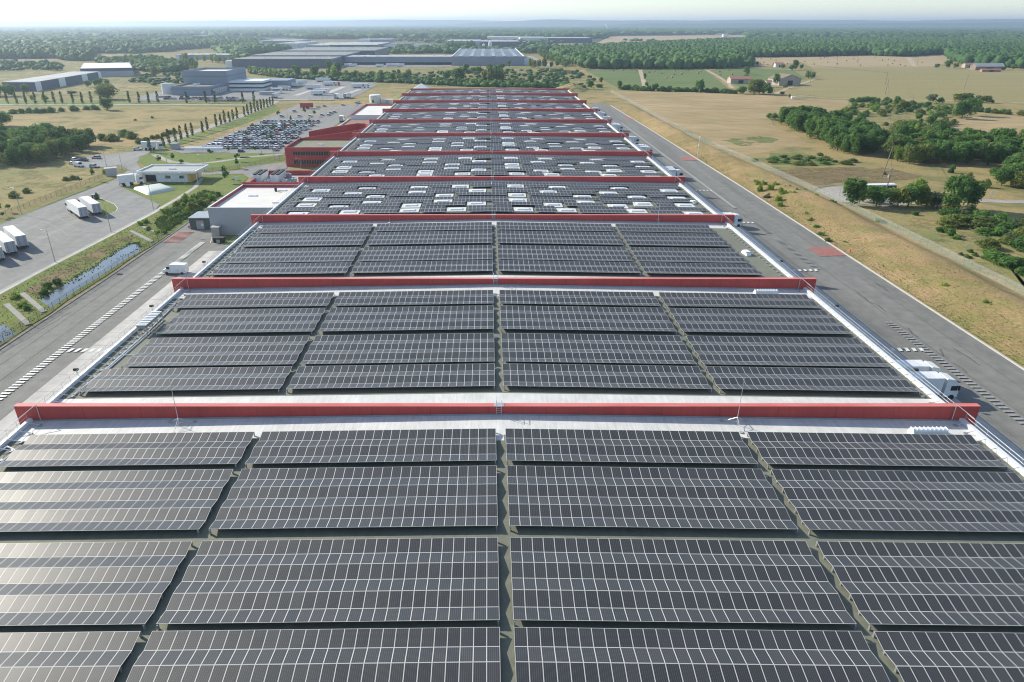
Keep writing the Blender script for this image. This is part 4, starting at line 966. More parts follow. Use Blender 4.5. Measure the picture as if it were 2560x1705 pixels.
for (a, c, rz, colr, kd, lab) in ((628, 172, 2.6, 'white', 'hatch', 'white car parked farthest left in the turning area'), (702, 178, 2.9, 'dark blue', 'saloon', 'dark blue car in the turning area beside the lorry park'), (812, 158, 2.95, 'silver', 'hatch', 'silver car parked at the far kerb of the turning area'),
        (664, 224, 5.9, 'white', 'van', 'small white van among the cars in the turning area'), (795, 232, 6.1, 'silver', 'hatch', 'silver car alone at the near kerb of the turning area'), (612, 206, 2.5, 'silver', 'saloon', 'silver car half hidden behind the small white van'), (1158, 86, .5, 'white', 'hatch', 'white car waiting just behind the box lorry on the entry road')):
    x, y = fB(a, c); car(x, y, rz, colr, kd, lab, 'cars in the turning area', True)
# white delivery van on the left yard road
x, y = fB(1475, 1130); vo = tag(empty('delivery_van', (x, y+.6, .04), R(178)), 'white delivery van driving on the left yard road over the dashed line', 'van')
b = MB(); hull(b, [(-2.9, .5, 2.2, .98), (-2.85, .4, 2.5, 1.02), (-1, .38, 2.55, 1.03), (1.0, .38, 2.5, 1.03), (1.3, .38, 2.3, 1.0), (2.15, .4, 1.35, .98), (2.9, .42, 1.1, .92), (3.0, .5, .8, .85)]); b.build('body', 'white', vo)
MB().face([(1.33, -.85, 2.26), (1.33, .85, 2.26), (2.14, .88, 1.42), (2.14, -.88, 1.42)][::-1]).build('windscreen', 'glass', vo)
for s in (-1, 1): MB().box(1.0, 1.75, s*1.03-.02, s*1.03+.02, 1.4, 2.0).build('side_window', 'glass', vo)
for xx in (-1.9, 1.9):
    for s in (-.92, .92): MB().tube((xx, s-.12, .36), (xx, s+.12, .36), .36, 14).build('wheel', 'rubber', vo)
# car park
sheet('car_park', [fA(1530, 1290), fA(1420, 1262), fA(1700, 1222), fA(2330, 952), fC(470, 888), fC(960, 882), fC(1000, 876), fC(860, 985), fC(610, 1140), fC(450, 1250), fC(380, 1290), fC(0, 1292)], 'asphalt_lot')
for a_, c_ in (((510, 905), (880, 905)), ((420, 935), (830, 935)), ((370, 965), (790, 962))): ribbon('parking_verge', [fC(*a_), fC(*c_)], 3.5, 'tan')
sheet('yard_road', [fC(610, 1145), fC(1005, 878), fC(1040, 885), fC(690, 1140)], 'asphalt_lot')
CC = ['white', 'white', 'white', 'silver', 'silver', 'grey', 'dark blue', 'black', 'dark blue', 'silver', 'white', 'grey', 'black', 'red']
pk = [fA(1700, 1255), fA(1830, 1190), fA(2050, 1100), fA(2240, 1010), fC(240, 1000), fC(470, 985), fC(700, 960), fC(800, 955), fC(720, 990), fC(640, 1050), fC(560, 1100), fC(430, 1190), fC(330, 1262), fC(0, 1262)]
rowsy = []; y = 345
while y < 450: rowsy += [y, y+5.3]; y += 15.6
ncar = 0
rng2 = random.Random(4); allrows = []
for y in rowsy:
    x = -152.0; row = []
    while x < -98:
        if inpoly((x, y), pk) and rng2.random() < .93: row.append(x)
        x += 2.55
    allrows.append((y, row))
for ri, (y, row) in enumerate(allrows):
    for i, x in enumerate(row):
        if ncar >= 232: break
        c = rng2.choice(CC); kd = rng2.choice(['hatch', 'hatch', 'saloon', 'van' if rng2.random() < .3 else 'hatch'])
        car(x+rng2.uniform(-.15, .15), y+rng2.uniform(-.3, .3), R(90)+(math.pi if ri % 2 else 0)+rng2.uniform(-.03, .03), c, kd, f'{c} {"van" if kd == "van" else "car"} in the car park, {nth(ri)} row from the front, {nth(i)} from the left', 'cars in the big car park'); ncar += 1
spx = [(457, 943), (712, 900), (655, 903), (500, 985), (350, 985), (592, 985), (690, 975), (865, 888), (980, 873), (1000, 868), (745, 975), (765, 960), (795, 950)]
for i, (a, c) in enumerate(sorted(spx)):
    x, y = fC(a, c); cc_ = rng2.choice(CC[:5]); car(x, y, R(90), cc_, 'hatch', f'{cc_} car in the sparse far car park, {nth(i)} from the left', 'cars in the sparse far car park')
for i, (a, c) in enumerate(((2025, 1278), (2315, 1268), (1700+1380/1, 1262))):
    if a > 2400: continue
    x, y = fA(a, c); car(x, y, R(90), 'black' if i == 0 else 'silver', 'hatch', ['black car alone on the aisle at the front of the car park', 'silver car alone on the aisle at the front right of the car park'][i], None)
# flatbed with red load, white van by annex
x, y = fC(510, 915); lorry(x, y, 0.1, 'red-sided lorry parked at the far end of the car park', None, False, 9, col='red')
x, y = fC(850, 1035); lorry(x, y+1, R(95), 'white box lorry beside the red office block', None, True, 6.0, name='box_lorry')

# ------------------------------------------------------------ the blue-grey factory and its yard
fc = tag(empty('factory', (-256, 622, 0)), 'blue-grey factory with tall hall, dock doors and white offices', 'factory'); finv = Matrix.Translation((256, -622, 0))
def FP(bb, nm, mt): q = bb.build(nm, mt, fc); q.matrix_parent_inverse = finv; return q
FP(MB().box(-276, -236, 660, 714, 0, 15), 'tall_hall', 'bluegrey'); FP(MB().box(-276.2, -235.8, 659.8, 714.2, 12.6, 12.9), 'band', 'navy')
b = MB().box(-276, -275.5, 660, 714, 15, 17.2); b.box(-236.5, -236, 660, 714, 15, 17.2); b.box(-275.5, -236.5, 660, 660.5, 15, 17.2); b.box(-275.5, -236.5, 713.5, 714, 15, 17.2); FP(b, 'parapet', 'bluegrey')
FP(MB().box(-275.5, -236.5, 660.5, 713.5, 15, 15.4), 'hall_roof', 'whiteroof')
FP(MB().box(-271, -238, 620, 659.7, 0, 5.6), 'dock_hall', 'bluegrey')
b = MB().box(-271, -270.5, 620, 659.7, 5.6, 7.2); b.box(-238.5, -238, 620, 659.7, 5.6, 7.2); b.box(-270.5, -238.5, 620, 620.5, 5.6, 7.2); FP(b, 'parapet', 'bluegrey'); FP(MB().box(-270.5, -238.5, 620.5, 659.7, 5.6, 6.0), 'dock_roof', 'greenroof'); FP(MB().box(-271.1, -237.9, 619.9, 659.6, 5.0, 5.25), 'band', 'navy')
for i in range(7): FP(MB().box(-238.02, -237.85, 623+i*5, 626+i*5, .3, 4.2), 'dock_door', 'dark'); FP(MB().box(-238.02, -236.6, 626.4+i*5, 627.4+i*5, 0, 4.6), 'dock_fin', 'white')
FP(MB().box(-237.9, -205, 662, 690, 0, 8.5), 'office', 'white')
for z in (2.2, 5.6): FP(MB().box(-237.8, -204.9, 661.9, 662, z, z+1.3), 'window', 'glass'); FP(MB().box(-205, -204.9, 662, 689, z, z+1.3), 'window', 'glass')
FP(MB().box(-235.9, -190, 690.2, 720, 0, 7), 'rear_wing', 'bluegrey')
for (a, c) in ((910, 1222), (945, 1212), (990, 1207)):
    x, y = fF(a, c, 6.6); FP(MB().tube((x, y, 6), (x, y, 7.4), 1.1, 12), 'roof_vent', 'white')
x, y = fF(455, 1382); o = tag(empty('water_tank', (x, y+4, 0)), 'round corrugated white tank left of the blue-grey factory', 'tank')
MB().tube((0, 0, 0), (0, 0, 8.6), 5.4, 28).build('shell', 'dirtywhite', o); MB().tube((0, 0, 8.6), (0, 0, 9.0), 5.5, 28, 0, .4).build('lid', 'steel', o)
sheet('factory_yard', [fF(-100, 1500), fF(0, 1425), fF(350, 1340), fF(600, 1404), fF(1200, 1404), fF(1500, 1310), fF(2100, 1180), fE(200, 1140), fE(1000, 1125), fE(1900, 1185), fE(1960, 1230), fE(1700, 1380), fE(1450, 1480), fE(0, 1490)], 'asphalt_lot')
for a, c, w in (((600, 1405), (860, 1320), 4), ((1080, 1385), (1410, 1255), 6), ((1400, 1400), (1680, 1300), 5), ((0, 1480), (1230, 1470), 2), ((-620, 1370), (-250, 1290), 4)): ribbon('concrete_strip', [fE(*a), fE(*c)], w, 'concrete')
ribbon('hedge_ground', [fE(0, 1492), fE(700, 1490), fE(1250, 1488)], 3, 'scrub')
YT = [((935, 1178), 0, 0, 1, 'white lorry farthest back in the factory yard'), ((1130, 1243), 180, 1, 1, 'white lorry with bright orange cab in the factory yard'), ((768, 1303), 0, 0, 0, 'white trailer at the left end of the middle row in the factory yard'), ((865, 1405), 0, 1, 0, 'white trailer with red emblem, nearest in the factory yard'), ((900, 1375), 0, 1, 0, 'white trailer with red emblem just behind the nearest one'),
      ((1540, 1280), 0, 1, 1, 'white lorry with red emblem standing alone at the right of the yard'), ((400, 1265), 0, 0, 0, 'white trailer in front of the row beside the fuel station'), ((460, 1238), 0, 0, 0, 'white trailer in the middle of the row behind the fuel station'), ((560, 1215), 0, 0, 0, 'white trailer with a dark end behind the fuel station')]
for (a, c), rz, rd, cb, lab in YT:
    x, y = fE(a, c); x += (16 if rz else 0); 
    if 'orange' in lab: x -= 20; 
    lorry(x, y+1, R(6), lab, 'lorries in the factory yard', bool(cb), 13.6, cabcol='orange' if 'orange' in lab else 'white', red=bool(rd))
for (a, c, lab, col_) in (((1262), 1468, 'white box lorry seen end-on at the near edge of the factory yard', 'white'), (1425, 1462, 'tipping lorry at the near right corner of the factory yard', 'white'), (222, 1458, 'dark-ended box lorry at the near edge of the factory yard, on the left', 'white')):
    x, y = fE(a, c); lorry(x, y+1, R(80), lab, None, 'tipping' in lab, 7.5, name='box_lorry')
x, y = fE(310, 1320); lorry(x, y, R(4), 'silver tanker lorry leaving the fuel station', None, True, 9, col='alu', name='tanker_lorry')
x, y = fE(250, 1375); o = tag(empty('fuel_station', (x, y+3, 0)), 'small fuel station with yellow pillar in the factory yard', 'fuel station'); MB().box(-4, 6, -2, 2, 3.8, 4.6).build('canopy', 'white', o); MB().box(-4.2, -3.2, -2, 2, 0, 4.4).build('pillar', 'yellow', o); MB().box(4.6, 5.4, -1.5, 1.5, 0, 3.8).build('pillar', 'white', o); MB().box(0, 1, -.6, .6, 0, 1.8).build('pump', 'white', o)
x, y = fE(130, 1395); shed('portable_cabin', 'long pale cabin left of the fuel station', 130, 1400, 14, 3, 3, 'grey_clad', 'white', fE, 'cabin')
k = 0
for ri, (yy, x0, x1) in enumerate(((1440, 340, 860), (1470, 430, 860), (1478, 880, 1560), (1455, 900, 1700), (1500, 1130, 1800))):
    a = x0; i = 0
    while a < x1:
        if rng2.random() < .8:
            x, y = fF(a, yy); c = rng2.choice(CC); car(x, y, R(90)+rng2.uniform(-.1, .1), c, 'hatch', f'{c} car outside the factory, {["farthest left","nearest left","front right","farthest right","nearest right"][ri]} row, {nth(i)} from the left', 'cars outside the blue-grey factory'); i += 1; k += 1
        a += 52
# fuel canopy and tank near the far end of the warehouse
x, y = G(937, 258); o = tag(empty('sprinkler_tank', (x, y+4, 0)), 'round white corrugated tank behind the white annex', 'tank'); MB().tube((0, 0, 0), (0, 0, 5.5), 4.6, 26).build('shell', 'dirtywhite', o); MB().tube((0, 0, 5.5), (0, 0, 5.9), 4.65, 26, 0, 4).build('lid', 'white', o)
x, y = G(968, 258); shed('pump_house', 'small pale pump house beside the round tank', 968, 258, 8, 5, 2.6, 'dirtywhite', 'white', lambda a, c: G(a, c), 'pump house')
x, y = G(1083, 224); o = tag(empty('tent', (x, 556, 0)), 'white pyramid-roofed tent behind the far end of the warehouse', 'tent')
b = MB()
for q in ((-8, -8), (8, -8), (8, 8), (-8, 8)): pass
cs = [(-8.5, -8.5), (8.5, -8.5), (8.5, 8.5), (-8.5, 8.5)]
for i in range(4): b.face([(*cs[i], 9.4), (*cs[(i+1) % 4], 9.4), (0, 0, 14.6)])
b.build('canopy', 'white', o)
b = MB()
for i in range(4): a, c = cs[i], cs[(i+1) % 4]; b.face([(*a, 0), (*c, 0), (*c, 9.4), (*a, 9.4)])
b.build('side_wall', 'white', o)
def heap(name, label, px, py, rx, ry, h, m):
    x, y = G(px, py); V = []; Fc = []; N = 12
    for j in range(N+1):
        for i in range(N*2+1):
            a = 2*math.pi*i/(2*N); r = j/N; hh = h*(1-r)**.8*(1+.2*math.sin(3*a)) if j < N else -.1; V.append((math.cos(a)*rx*r, math.sin(a)*ry*r, hh))
    w = 2*N+1
    for j in range(N):
        for i in range(2*N): k = j*w+i; Fc.append((k, k+w, k+w+1, k+1))
    o = add(name, npmesh(name, V, Fc, m, True)); o.location = (x, y+ry, 0); return tag(o, label, 'mound')
heap('earth_mound', 'grassy earth mound at the far right corner of the warehouse', 1440, 230, 16, 34, 4.5, 'rough'); heap('earth_mound', 'grassy earth mound at the far left corner of the warehouse', 1020, 250, 17, 34, 5.0, 'rough')

# ------------------------------------------------------------ buildings beyond
def far_bld(name, label, x0, x1, y0, y1, h, wall, roof, cat='building', band=None, group=None, docks=0, fins=None, lines=0):
    o = tag(empty(name, ((x0+x1)/2, y0, 0)), label, cat, group); w = (x1-x0)/2; d = y1-y0
    MB().box(-w, w, 0, d, 0, h).build('wall', wall, o)
    MB().box(-w+.6, w-.6, .6, d-.6, h+.002, h+.35).build('roof', roof, o)
    if band: MB().box(-w-.1, w+.1, -.15, 0, 0, 3.6).build('dock_band', band, o)
    for i in range(docks):
        xx = -w+(i+.7)*2*w/(docks+.4); MB().box(xx-1.4, xx+1.4, -.25, -.15, .6, 3.4).build('dock_door', 'white', o)
    if fins:
        for q in fins: MB().box(-w+2*w*q[0], -w+2*w*q[1], -.1, 0, 0, h+.02).build('wall_panel', q[2], o)
    n = 4
    r = random.Random(int(abs(x0)*7+y0)); b = MB()
    for i in range(n*3):
        xx = r.uniform(-w+3, w-3); yy = r.uniform(3, d-3) if d > 7 else d/2; b.box(xx-1.2, xx+1.2, yy-1, yy+1, h+.35, h+1.1)
    b.build('roof_vents', 'dome', o)
    return o
o = far_bld('distribution_warehouse', 'large grey warehouse with striped solar roof beyond the far trees', -53, 52.8, 1072, 1415, 12.0, 'grey_clad', 'darkgrey', fins=[(0, .999, 'bluegrey')])
b = MB()
for i in range(9): b.box(-51, 51, 14+i*37, 17+i*37, 12.36, 12.6)
for j in range(6):
    for i in range(9): b.box(-40+j*16-2.5, -40+j*16+2.5, 9+i*37, 22+i*37, 12.61, 12.9)
b.build('skylight_strip', 'dome', o); b = MB().box(-52.9, -51.5, 0, 343, 12.36, 13.2); b.box(51.5, 52.9, 0, 343, 12.36, 13.2); b.build('parapet', 'white', o)
x0 = G(1310, 160)[0]
o = far_bld('loading_hall', 'long low grey loading hall with dark dock doors and white trailers', -213, -53.6, 1095, 1150, 11, 'bluegrey', 'roofgrey', band='dark')
far_bld('stair_block', 'small white block on the right side of the striped solar roof warehouse', 53.2, 62, 1085, 1100, 10, 'white', 'roofgrey')
o = far_bld('distribution_warehouse', 'dark grey stepped warehouse behind the factory yard trees', -352, -215, 1012, 1090, 11.5, 'darkgrey', 'roofdark')
far_bld('distribution_warehouse', 'second stage of the dark stepped warehouse, farther back', -352, -212, 1091, 1240, 13.0, 'darkgrey', 'roofdark')
far_bld('distribution_warehouse', 'third and farthest stage of the dark stepped warehouse', -345, -190, 1241, 1420, 14.5, 'darkgrey', 'roofdark')
far_bld('side_block', 'pale small block left of the dark stepped warehouse', -364, -352.6, 1020, 1060, 9, 'white', 'white')
def px_bld(name, label, pxl, pxr, pyb, pyt, depth, wall, roof='roofgrey', **k):
    D = G(1220, pyb)[1]; xl = G(pxl, pyb)[0]; xr = G(pxr, pyb)[0]; a = PITCH+math.atan((pyt-852.5)/F); h = 56-D*math.tan(a)
    return far_bld(name, label, xl, xr, D, D+depth, max(h, 3), wall, roof, **k)
E_ = lambda a: 650+a/6.729
H_ = lambda a: 1000+a/6.729
I_ = lambda a: 1300+a/6.729
F_ = lambda a: 350+a/6.729
Yv = lambda c: 30+c/6.729
px_bld('distribution_warehouse', 'long grey hall far left behind the trees, pale left end', E_(0), E_(625), Yv(590), Yv(484), 150, 'bluegrey', fins=[(0, .08, 'white')])
px_bld('distribution_warehouse', 'pale fronted part of the very long distant hall', E_(270), E_(660), Yv(635), Yv(530), 200, 'grey_clad', fins=[(.02, .98, 'dirtywhite')])
px_bld('entrance_block', 'small bright white block in front of the distant pale hall', E_(660), E_(775), Yv(632), Yv(580), 60, 'white')
px_bld('distribution_warehouse', 'grey middle part of the very long distant hall', E_(778), E_(1160), Yv(632), Yv(560), 260, 'bluegrey')
px_bld('distribution_warehouse', 'dark right part of the very long distant hall', E_(1165), E_(1970), Yv(628), Yv(553), 260, 'navy')
px_bld('office_building', 'white office block right of the long dark hall', E_(1985), E_(2180), Yv(603), Yv(560), 60, 'white')
px_bld('office_building', 'tall pale box building with a grey side, middle distance', E_(2185), H_(190), Yv(632), Yv(530), 60, 'bluegrey', fins=[(0, .35, 'dirtywhite')])
px_bld('distribution_warehouse', 'farthest grey hall with white left wing near the wooded plain', E_(1620), E_(2200), Yv(548), Yv(462), 120, 'bluegrey', fins=[(0, .4, 'white')])
px_bld('workshop', 'white workshop with a dark red part', H_(235), H_(500), Yv(592), Yv(545), 50, 'white', fins=[(.55, 1, 'redpaint')])
px_bld('distribution_warehouse', 'long white hall behind the round wood, left of the dark glass hall', H_(780), H_(1355), Yv(580), Yv(488), 180, 'white', fins=[(0, .999, 'dirtywhite')])
px_bld('distribution_warehouse', 'dark navy hall behind the two white silos', H_(1356), H_(2010), Yv(585), Yv(497), 150, 'navy')
px_bld('distribution_warehouse', 'pale upper hall farthest back in the middle', H_(1470), H_(2012), Yv(500), Yv(423), 200, 'dirtywhite')
px_bld('distribution_warehouse', 'pale right half of the farthest middle hall', I_(0), I_(465), Yv(515), Yv(432), 190, 'dirtywhite')
px_bld('distribution_warehouse', 'long dark hall at the edge of the right-hand wood', I_(466), I_(1212), Yv(520), Yv(438), 160, 'navy', fins=[(.08, .999, 'navy')])
px_bld('workshop', 'low dark building with white van row in front', I_(188), I_(404), Yv(612), Yv(562), 50, 'navy')
px_bld('tower_block', 'narrow dark tower-like building between the distant halls', I_(50), I_(105), Yv(580), Yv(502), 30, 'darkgrey')
px_bld('distribution_warehouse', 'low grey hall behind trees above the blue-grey factory', F_(605), F_(1500), Yv(798), Yv(722), 60, 'bluegrey', fins=[(0, .07, 'dirtywhite')])
px_bld('distribution_warehouse', 'pale low hall left of the very long distant hall', F_(1640), F_(2010), Yv(590), Yv(530), 60, 'grey_clad', fins=[(0, .35, 'white')])
px_bld('farm_building', 'thin white-roofed building far away in the left woods', 158, 200, 109.5, 106.3, 30, 'white', 'white')
px_bld('farm_building', 'white industrial buildings far away on the right above the wood', 2122, 2220, 77.5, 74.5, 60, 'white', 'white')
px_bld('farm_building', 'small white silo building far away on the right above the wood', 2175, 2184, 74.5, 69.5, 40, 'white', 'white')
px_bld('silo_house', 'white farmhouse at the far edge of the wood', 1808, 1822, 92, 86, 20, 'white', 'tile', cat='house')
for i, (a, t) in enumerate(((1409, 528), (1516, 492))):
    x, y = G(H_(a), 121.5); o = tag(empty('silo', (x, y, 0)), ['smaller', 'taller'][i]+' white silo behind the striped solar roof warehouse', 'silo', 'white silos')
    h = 56-y*math.tan(PITCH+math.atan((Yv(t)-852.5)/F)); MB().tube((0, 0, 0), (0, 0, h-2), 3.2+i, 16).build('tank', 'white', o); MB().tube((0, 0, h-2), (0, 0, h), 3.2+i, 16, 0, 1).build('cap', 'white', o)
x, y = G(1517+0, 67); o = tag(empty('water_tower', (x, 5000*0+y*.55, 0)), 'white water tower on the wooded horizon', 'water tower')
k = y*.55; xx = (1518-1220)/1707*(k*math.cos(PITCH)); o.location = (xx, k, 0); h = 56-k*math.tan(PITCH+math.atan((60-852.5)/F)); MB().tube((0, 0, 0), (0, 0, h*.7), k*.0012, 12).build('shaft', 'dirtywhite', o); MB().tube((0, 0, h*.7), (0, 0, h), k*.0019, 14).build('bowl', 'white', o)
# left-hand warehouses seen at an angle
def skew(name, label, p0, p1, pr, h, wall, roof, panels):
    p0 = Vector(p0); p1 = Vector(p1); r = Vector(pr)-p0; o = tag(empty(name, (p0.x, p0.y, 0)), label, 'warehouse')
    q = [Vector((0, 0)), p1-p0, p1-p0+r, r]
    MB().prism([tuple(v) for v in q], 0, h).build('wall', wall, o)
    c = (q[0]+q[2])/2; MB().prism([tuple(c+(v-c)*.97) for v in q], h+.002, h+.3).build('roof', roof, o)
    u = (p1-p0); n = Vector((u.y, -u.x)).normalized()
    for (a, e) in panels:
        MB().prism([tuple(u*a+n*.02), tuple(u*e+n*.02), tuple(u*e+n*.25), tuple(u*a+n*.25)], 0, h+.01).build('wall_panel', 'white', o)
    return o
h = 7.5
skew('distribution_warehouse', 'dark warehouse with pale panels and flat green-grey roof at the far left', G(92, 228), G(256, 197), G(3, 205.7, h), h, 'navy', 'roofgrey', [(0, .07), (.31, .40), (.66, .75), (.94, .99)])
o = skew('distribution_warehouse', 'warehouse with pale lower walls and dark top band at the far left', G(205, 193), G(336, 190.5), G(212, 177), 9, 'grey_clad', 'whiteroof', [(.02, .1)])
p0 = Vector(G(205, 193)); u = Vector(G(336, 190.5))-p0; n = Vector((u.y, -u.x)).normalized()
MB().prism([tuple(n*.05), tuple(u+n*.05), tuple(u+n*.6), tuple(n*.6)], 6.2, 9.3).build('top_band', 'navy', o)
# trailers and lorries parked before the distant halls (small)
for i, a in enumerate((1350, 1440, 1540, 1640, 1780, 1880, 1960, 2140, 2250)):
    x, y = fE(a, 880); lorry(x, y-2, R(80 if i < 4 else 12), f'white trailer before the long low loading hall, {nth(i)} from the left', 'trailers before the loading hall', False)
for i, a in enumerate((40, 260, 440, 625, 720, 765, 808)):
    x, y = fH(a, 880); lorry(x, y-1, R(85 if i else 8), f'white trailer backed to the loading hall, {nth(i)} in the right group', 'trailers backed to the loading hall', False)
for i, (a, c) in enumerate(((1420, 915), (1500, 920), (1950, 925), (2120, 915), (2210, 915), (2300, 918))):
    x, y = fE(a, c); lorry(x, y, R(8), f'trailer parked in front of the loading hall yard trees, {nth(i)} from the left', 'trailers parked in the loading yard', False, 11)
structure(MB().face([(-215, 1020, .21), (-53, 1040, .21), (-53, 1094, .21), (-213, 1094, .21)]).build('loading_yard', 'asphalt_lot'))
structure(MB().face([(60, 1072, .21), (95, 1072, .21), (82, 1400, .21), (56, 1400, .21)]).build('side_yard', 'path'))
# farm houses on the right
def house(px, py, w, d, h, rh, wall, roof, label, rz=0, name='barn', ridge_along=True, f=fR3):
    x, y = f(px, py); o = tag(empty(name, (x, y+d/2, 0), rz), label, 'barn' if 'barn' in name else 'house')
    MB().box(-w/2, w/2, -d/2, d/2, 0, h).build('wall', wall, o); b = MB()
    e = .4
    if ridge_along:
        for s in (-1, 1): b.hexa([(-w/2-e, s*(d/2+e), h-.15), (w/2+e, s*(d/2+e), h-.15), (w/2+e, 0, h+rh-.15), (-w/2-e, 0, h+rh-.15)], [(-w/2-e, s*(d/2+e), h+.05), (w/2+e, s*(d/2+e), h+.05), (w/2+e, 0, h+rh+.05), (-w/2-e, 0, h+rh+.05)])
        g = MB()
        for s in (-1, 1): g.face([(s*w/2, -d/2, h), (s*w/2, d/2, h), (s*w/2, 0, h+rh-.1)])
    else:
        for s in (-1, 1): b.hexa([(s*(w/2+e), -d/2-e, h-.15), (0, -d/2-e, h+rh-.15), (0, d/2+e, h+rh-.15), (s*(w/2+e), d/2+e, h-.15)], [(s*(w/2+e), -d/2-e, h+.05), (0, -d/2-e, h+rh+.05), (0, d/2+e, h+rh+.05), (s*(w/2+e), d/2+e, h+.05)])
        g = MB()
        for s in (-1, 1): g.face([(-w/2, s*d/2, h), (w/2, s*d/2, h), (0, s*d/2, h+rh-.1)])
    b.build('roof', roof, o); g.build('gable', wall, o)
    MB().box(-w*.12, w*.12, -d/2-.06, -d/2, .1, h*.75).build('door', 'dark', o)
    return o
house(2193, 702, 21, 12, 4.2, 2.8, 'stone', 'tile', 'stone barn with pinkish roof between the green fields')
house(365, 718, 24, 20, 6, 4.2, 'stone', 'wood', 'brown-roofed barn with wide gable at the corner of the olive field', R(14), ridge_along=False, f=fR4)
house(2065, 590, 38, 12, 4.5, 4.0, 'wood', 'roofgrey', 'long farmhouse with grey roof by the right-hand wood', f=fR4, name='farmhouse')
house(2080, 604, 24, 5, 2.6, 1.0, 'tile', 'tile', 'low lean-to with tiled roof before the grey-roofed farmhouse', f=fR4, name='barn')
house(1900, 570, 14, 8, 4, 2.2, 'stone', 'tile', 'small stone house left of the grey-roofed farmhouse', f=fR4, name='farmhouse')
house(300, 565, 12, 8, 4, 2.2, 'dirtywhite', 'tile', 'small pale house hidden in trees at the straw field corner', f=fR4, name='farmhouse')
house(205, 735, 5, 5, 5, 1.5, 'dirtywhite', 'tile', 'tiny white house among the trees beside the barn', f=fR4, name='farmhouse')
# hay bales
bm_ = MB().tube((-.75, 0, .8), (.75, 0, .8), .8, 12).mesh('hay_bale', 'hay')
BP = [(fR4(a, c), 'straw') for a, c in ((70, 505), (108, 490), (145, 495), (165, 528), (224, 500), (268, 511), (135, 535), (200, 547), (590, 543), (643, 495), (677, 487), (710, 478), (703, 528), (780, 483), (785, 540), (863, 515), (923, 500), (962, 502), (950, 520), (974, 553), (1100, 487), (1163, 510), (1210, 504), (1250, 539), (1262, 514), (1207, 552), (1312, 546), (1435, 487), (1498, 529), (1355, 555), (510, 521), (365, 540))]
BP += [(fR3(a, c), 'green') for a, c in ((1120, 597), (1198, 596), (1320, 599), (1424, 611), (1467, 600), (1530, 619), (1569, 658), (1616, 655), (1635, 632), (1637, 597), (1690, 631), (1700, 620), (1750, 597), (1835, 619), (1855, 604), (2018, 608), (2020, 630), (2095, 592), (2125, 632))]
for fld in ('straw', 'green'):
    L_ = sorted([p for p, q in BP if q == fld], key=lambda p: PX(*p))
    for i, p in enumerate(L_):
        o = add('hay_bale', bm_); o.location = (*p, 0); o.rotation_euler = (0, 0, random.uniform(0, 3)); o.scale = (1.15,)*3; tag(o, f'round hay bale in the {fld} field, {nth(i)} from the left', 'hay bale', f'round bales in the {fld} field')

# ------------------------------------------------------------ trees
def leafcloud(seed, a, c, z0, lobes, n, s, column=False):
    g = np.random.default_rng(seed); Lc = []
    for i in range(lobes):
        if column: t = i/max(1, lobes-1); Lc.append((g.normal(0, a*.12), g.normal(0, a*.12), z0+t*2*c, a*(.55+.5*math.sin(math.pi*min(.95, t*.75+.25)))))
        else:
            d = g.normal(size=3); d /= np.linalg.norm(d); rr = g.uniform(.25, .78); Lc.append((d[0]*a*rr, d[1]*a*rr, z0+c+d[2]*c*rr, a*g.uniform(.3, .5)))
    Lc = np.array(Lc); idx = g.integers(0, len(Lc), n); C_ = Lc[idx]
    d = g.normal(size=(n, 3)); d /= np.linalg.norm(d, axis=1)[:, None]; d[:, 2] = np.where(g.uniform(size=n) < .35, np.abs(d[:, 2]), d[:, 2])
    P = C_[:, :3]+d*C_[:, 3:4]*g.uniform(.72, 1.08, (n, 1))*np.array([1, 1, c/a if not column else 1.3])
    nrm = d+g.normal(0, .55, (n, 3)); nrm /= np.linalg.norm(nrm, axis=1)[:, None]
    t1 = np.cross(nrm, g.normal(size=(n, 3))); t1 /= np.linalg.norm(t1, axis=1)[:, None]; t2 = np.cross(nrm, t1)
    sz = s*g.uniform(.6, 1.35, (n, 1)); V = np.stack([P-t1*sz, P-t2*sz*.7, P+t1*sz, P+t2*sz*.7], 1).reshape(-1, 3)
    V[:, 2] = np.maximum(V[:, 2], .02)
    return V, np.arange(4*n).reshape(n, 4)
def trunkmesh(h, r, seed, spread=1.6, nb=5):
    g = random.Random(seed); b = MB(); b.tube((0, 0, 0), (0, 0, h*.55), r, 7, 0, r*.75); b.tube((0, 0, h*.55), (g.uniform(-.3, .3), g.uniform(-.3, .3), h), r*.75, 6, 0, r*.3)
    for i in range(nb):
        a = g.uniform(0, 6.3); z = h*g.uniform(.4, .75); b.tube((0, 0, z), (math.cos(a)*spread, math.sin(a)*spread, z+h*.3), r*.4, 5, 0, r*.12)
    return b.mesh('trunk', 'bark')
KIND = {}
LEAFM = {}
def mk(kind, leafm, variants):
    KIND[kind] = []; LEAFM[kind] = leafm
    for i, (a, c, z0, lobes, n, s, colm) in enumerate(variants):
        V, Fq = leafcloud(hash_(kind)+i, a, c, z0, lobes, n, s, colm)
        KIND[kind].append((npmesh('crown', V, Fq, leafm), trunkmesh(z0+c*1.1, .22 if not colm else .12, i, a*.35) if z0 > .3 else None))
def hash_(s): return sum(ord(ch)*(i+3) for i, ch in enumerate(s)) % 1000
mk('broad', 'leaf', [(4.2, 4.3, .7, 30, 3000, .34, False), (3.9, 4.5, .6, 26, 3000, .33, False), (4.6, 4.2, .6, 34, 3200, .35, False), (3.6, 4.6, .7, 24, 2800, .33, False)])
mk('light', 'leaf_light', [(2.6, 4.2, .4, 20, 2000, .27, False), (2.9, 4.0, .4, 22, 2000, .28, False)])
mk('pale', 'leaf_pale', [(3.4, 3.4, 1.2, 20, 2000, .30, False)])
mk('olive', 'leaf_olive', [(3.9, 3.9, .4, 26, 2500, .33, False)])
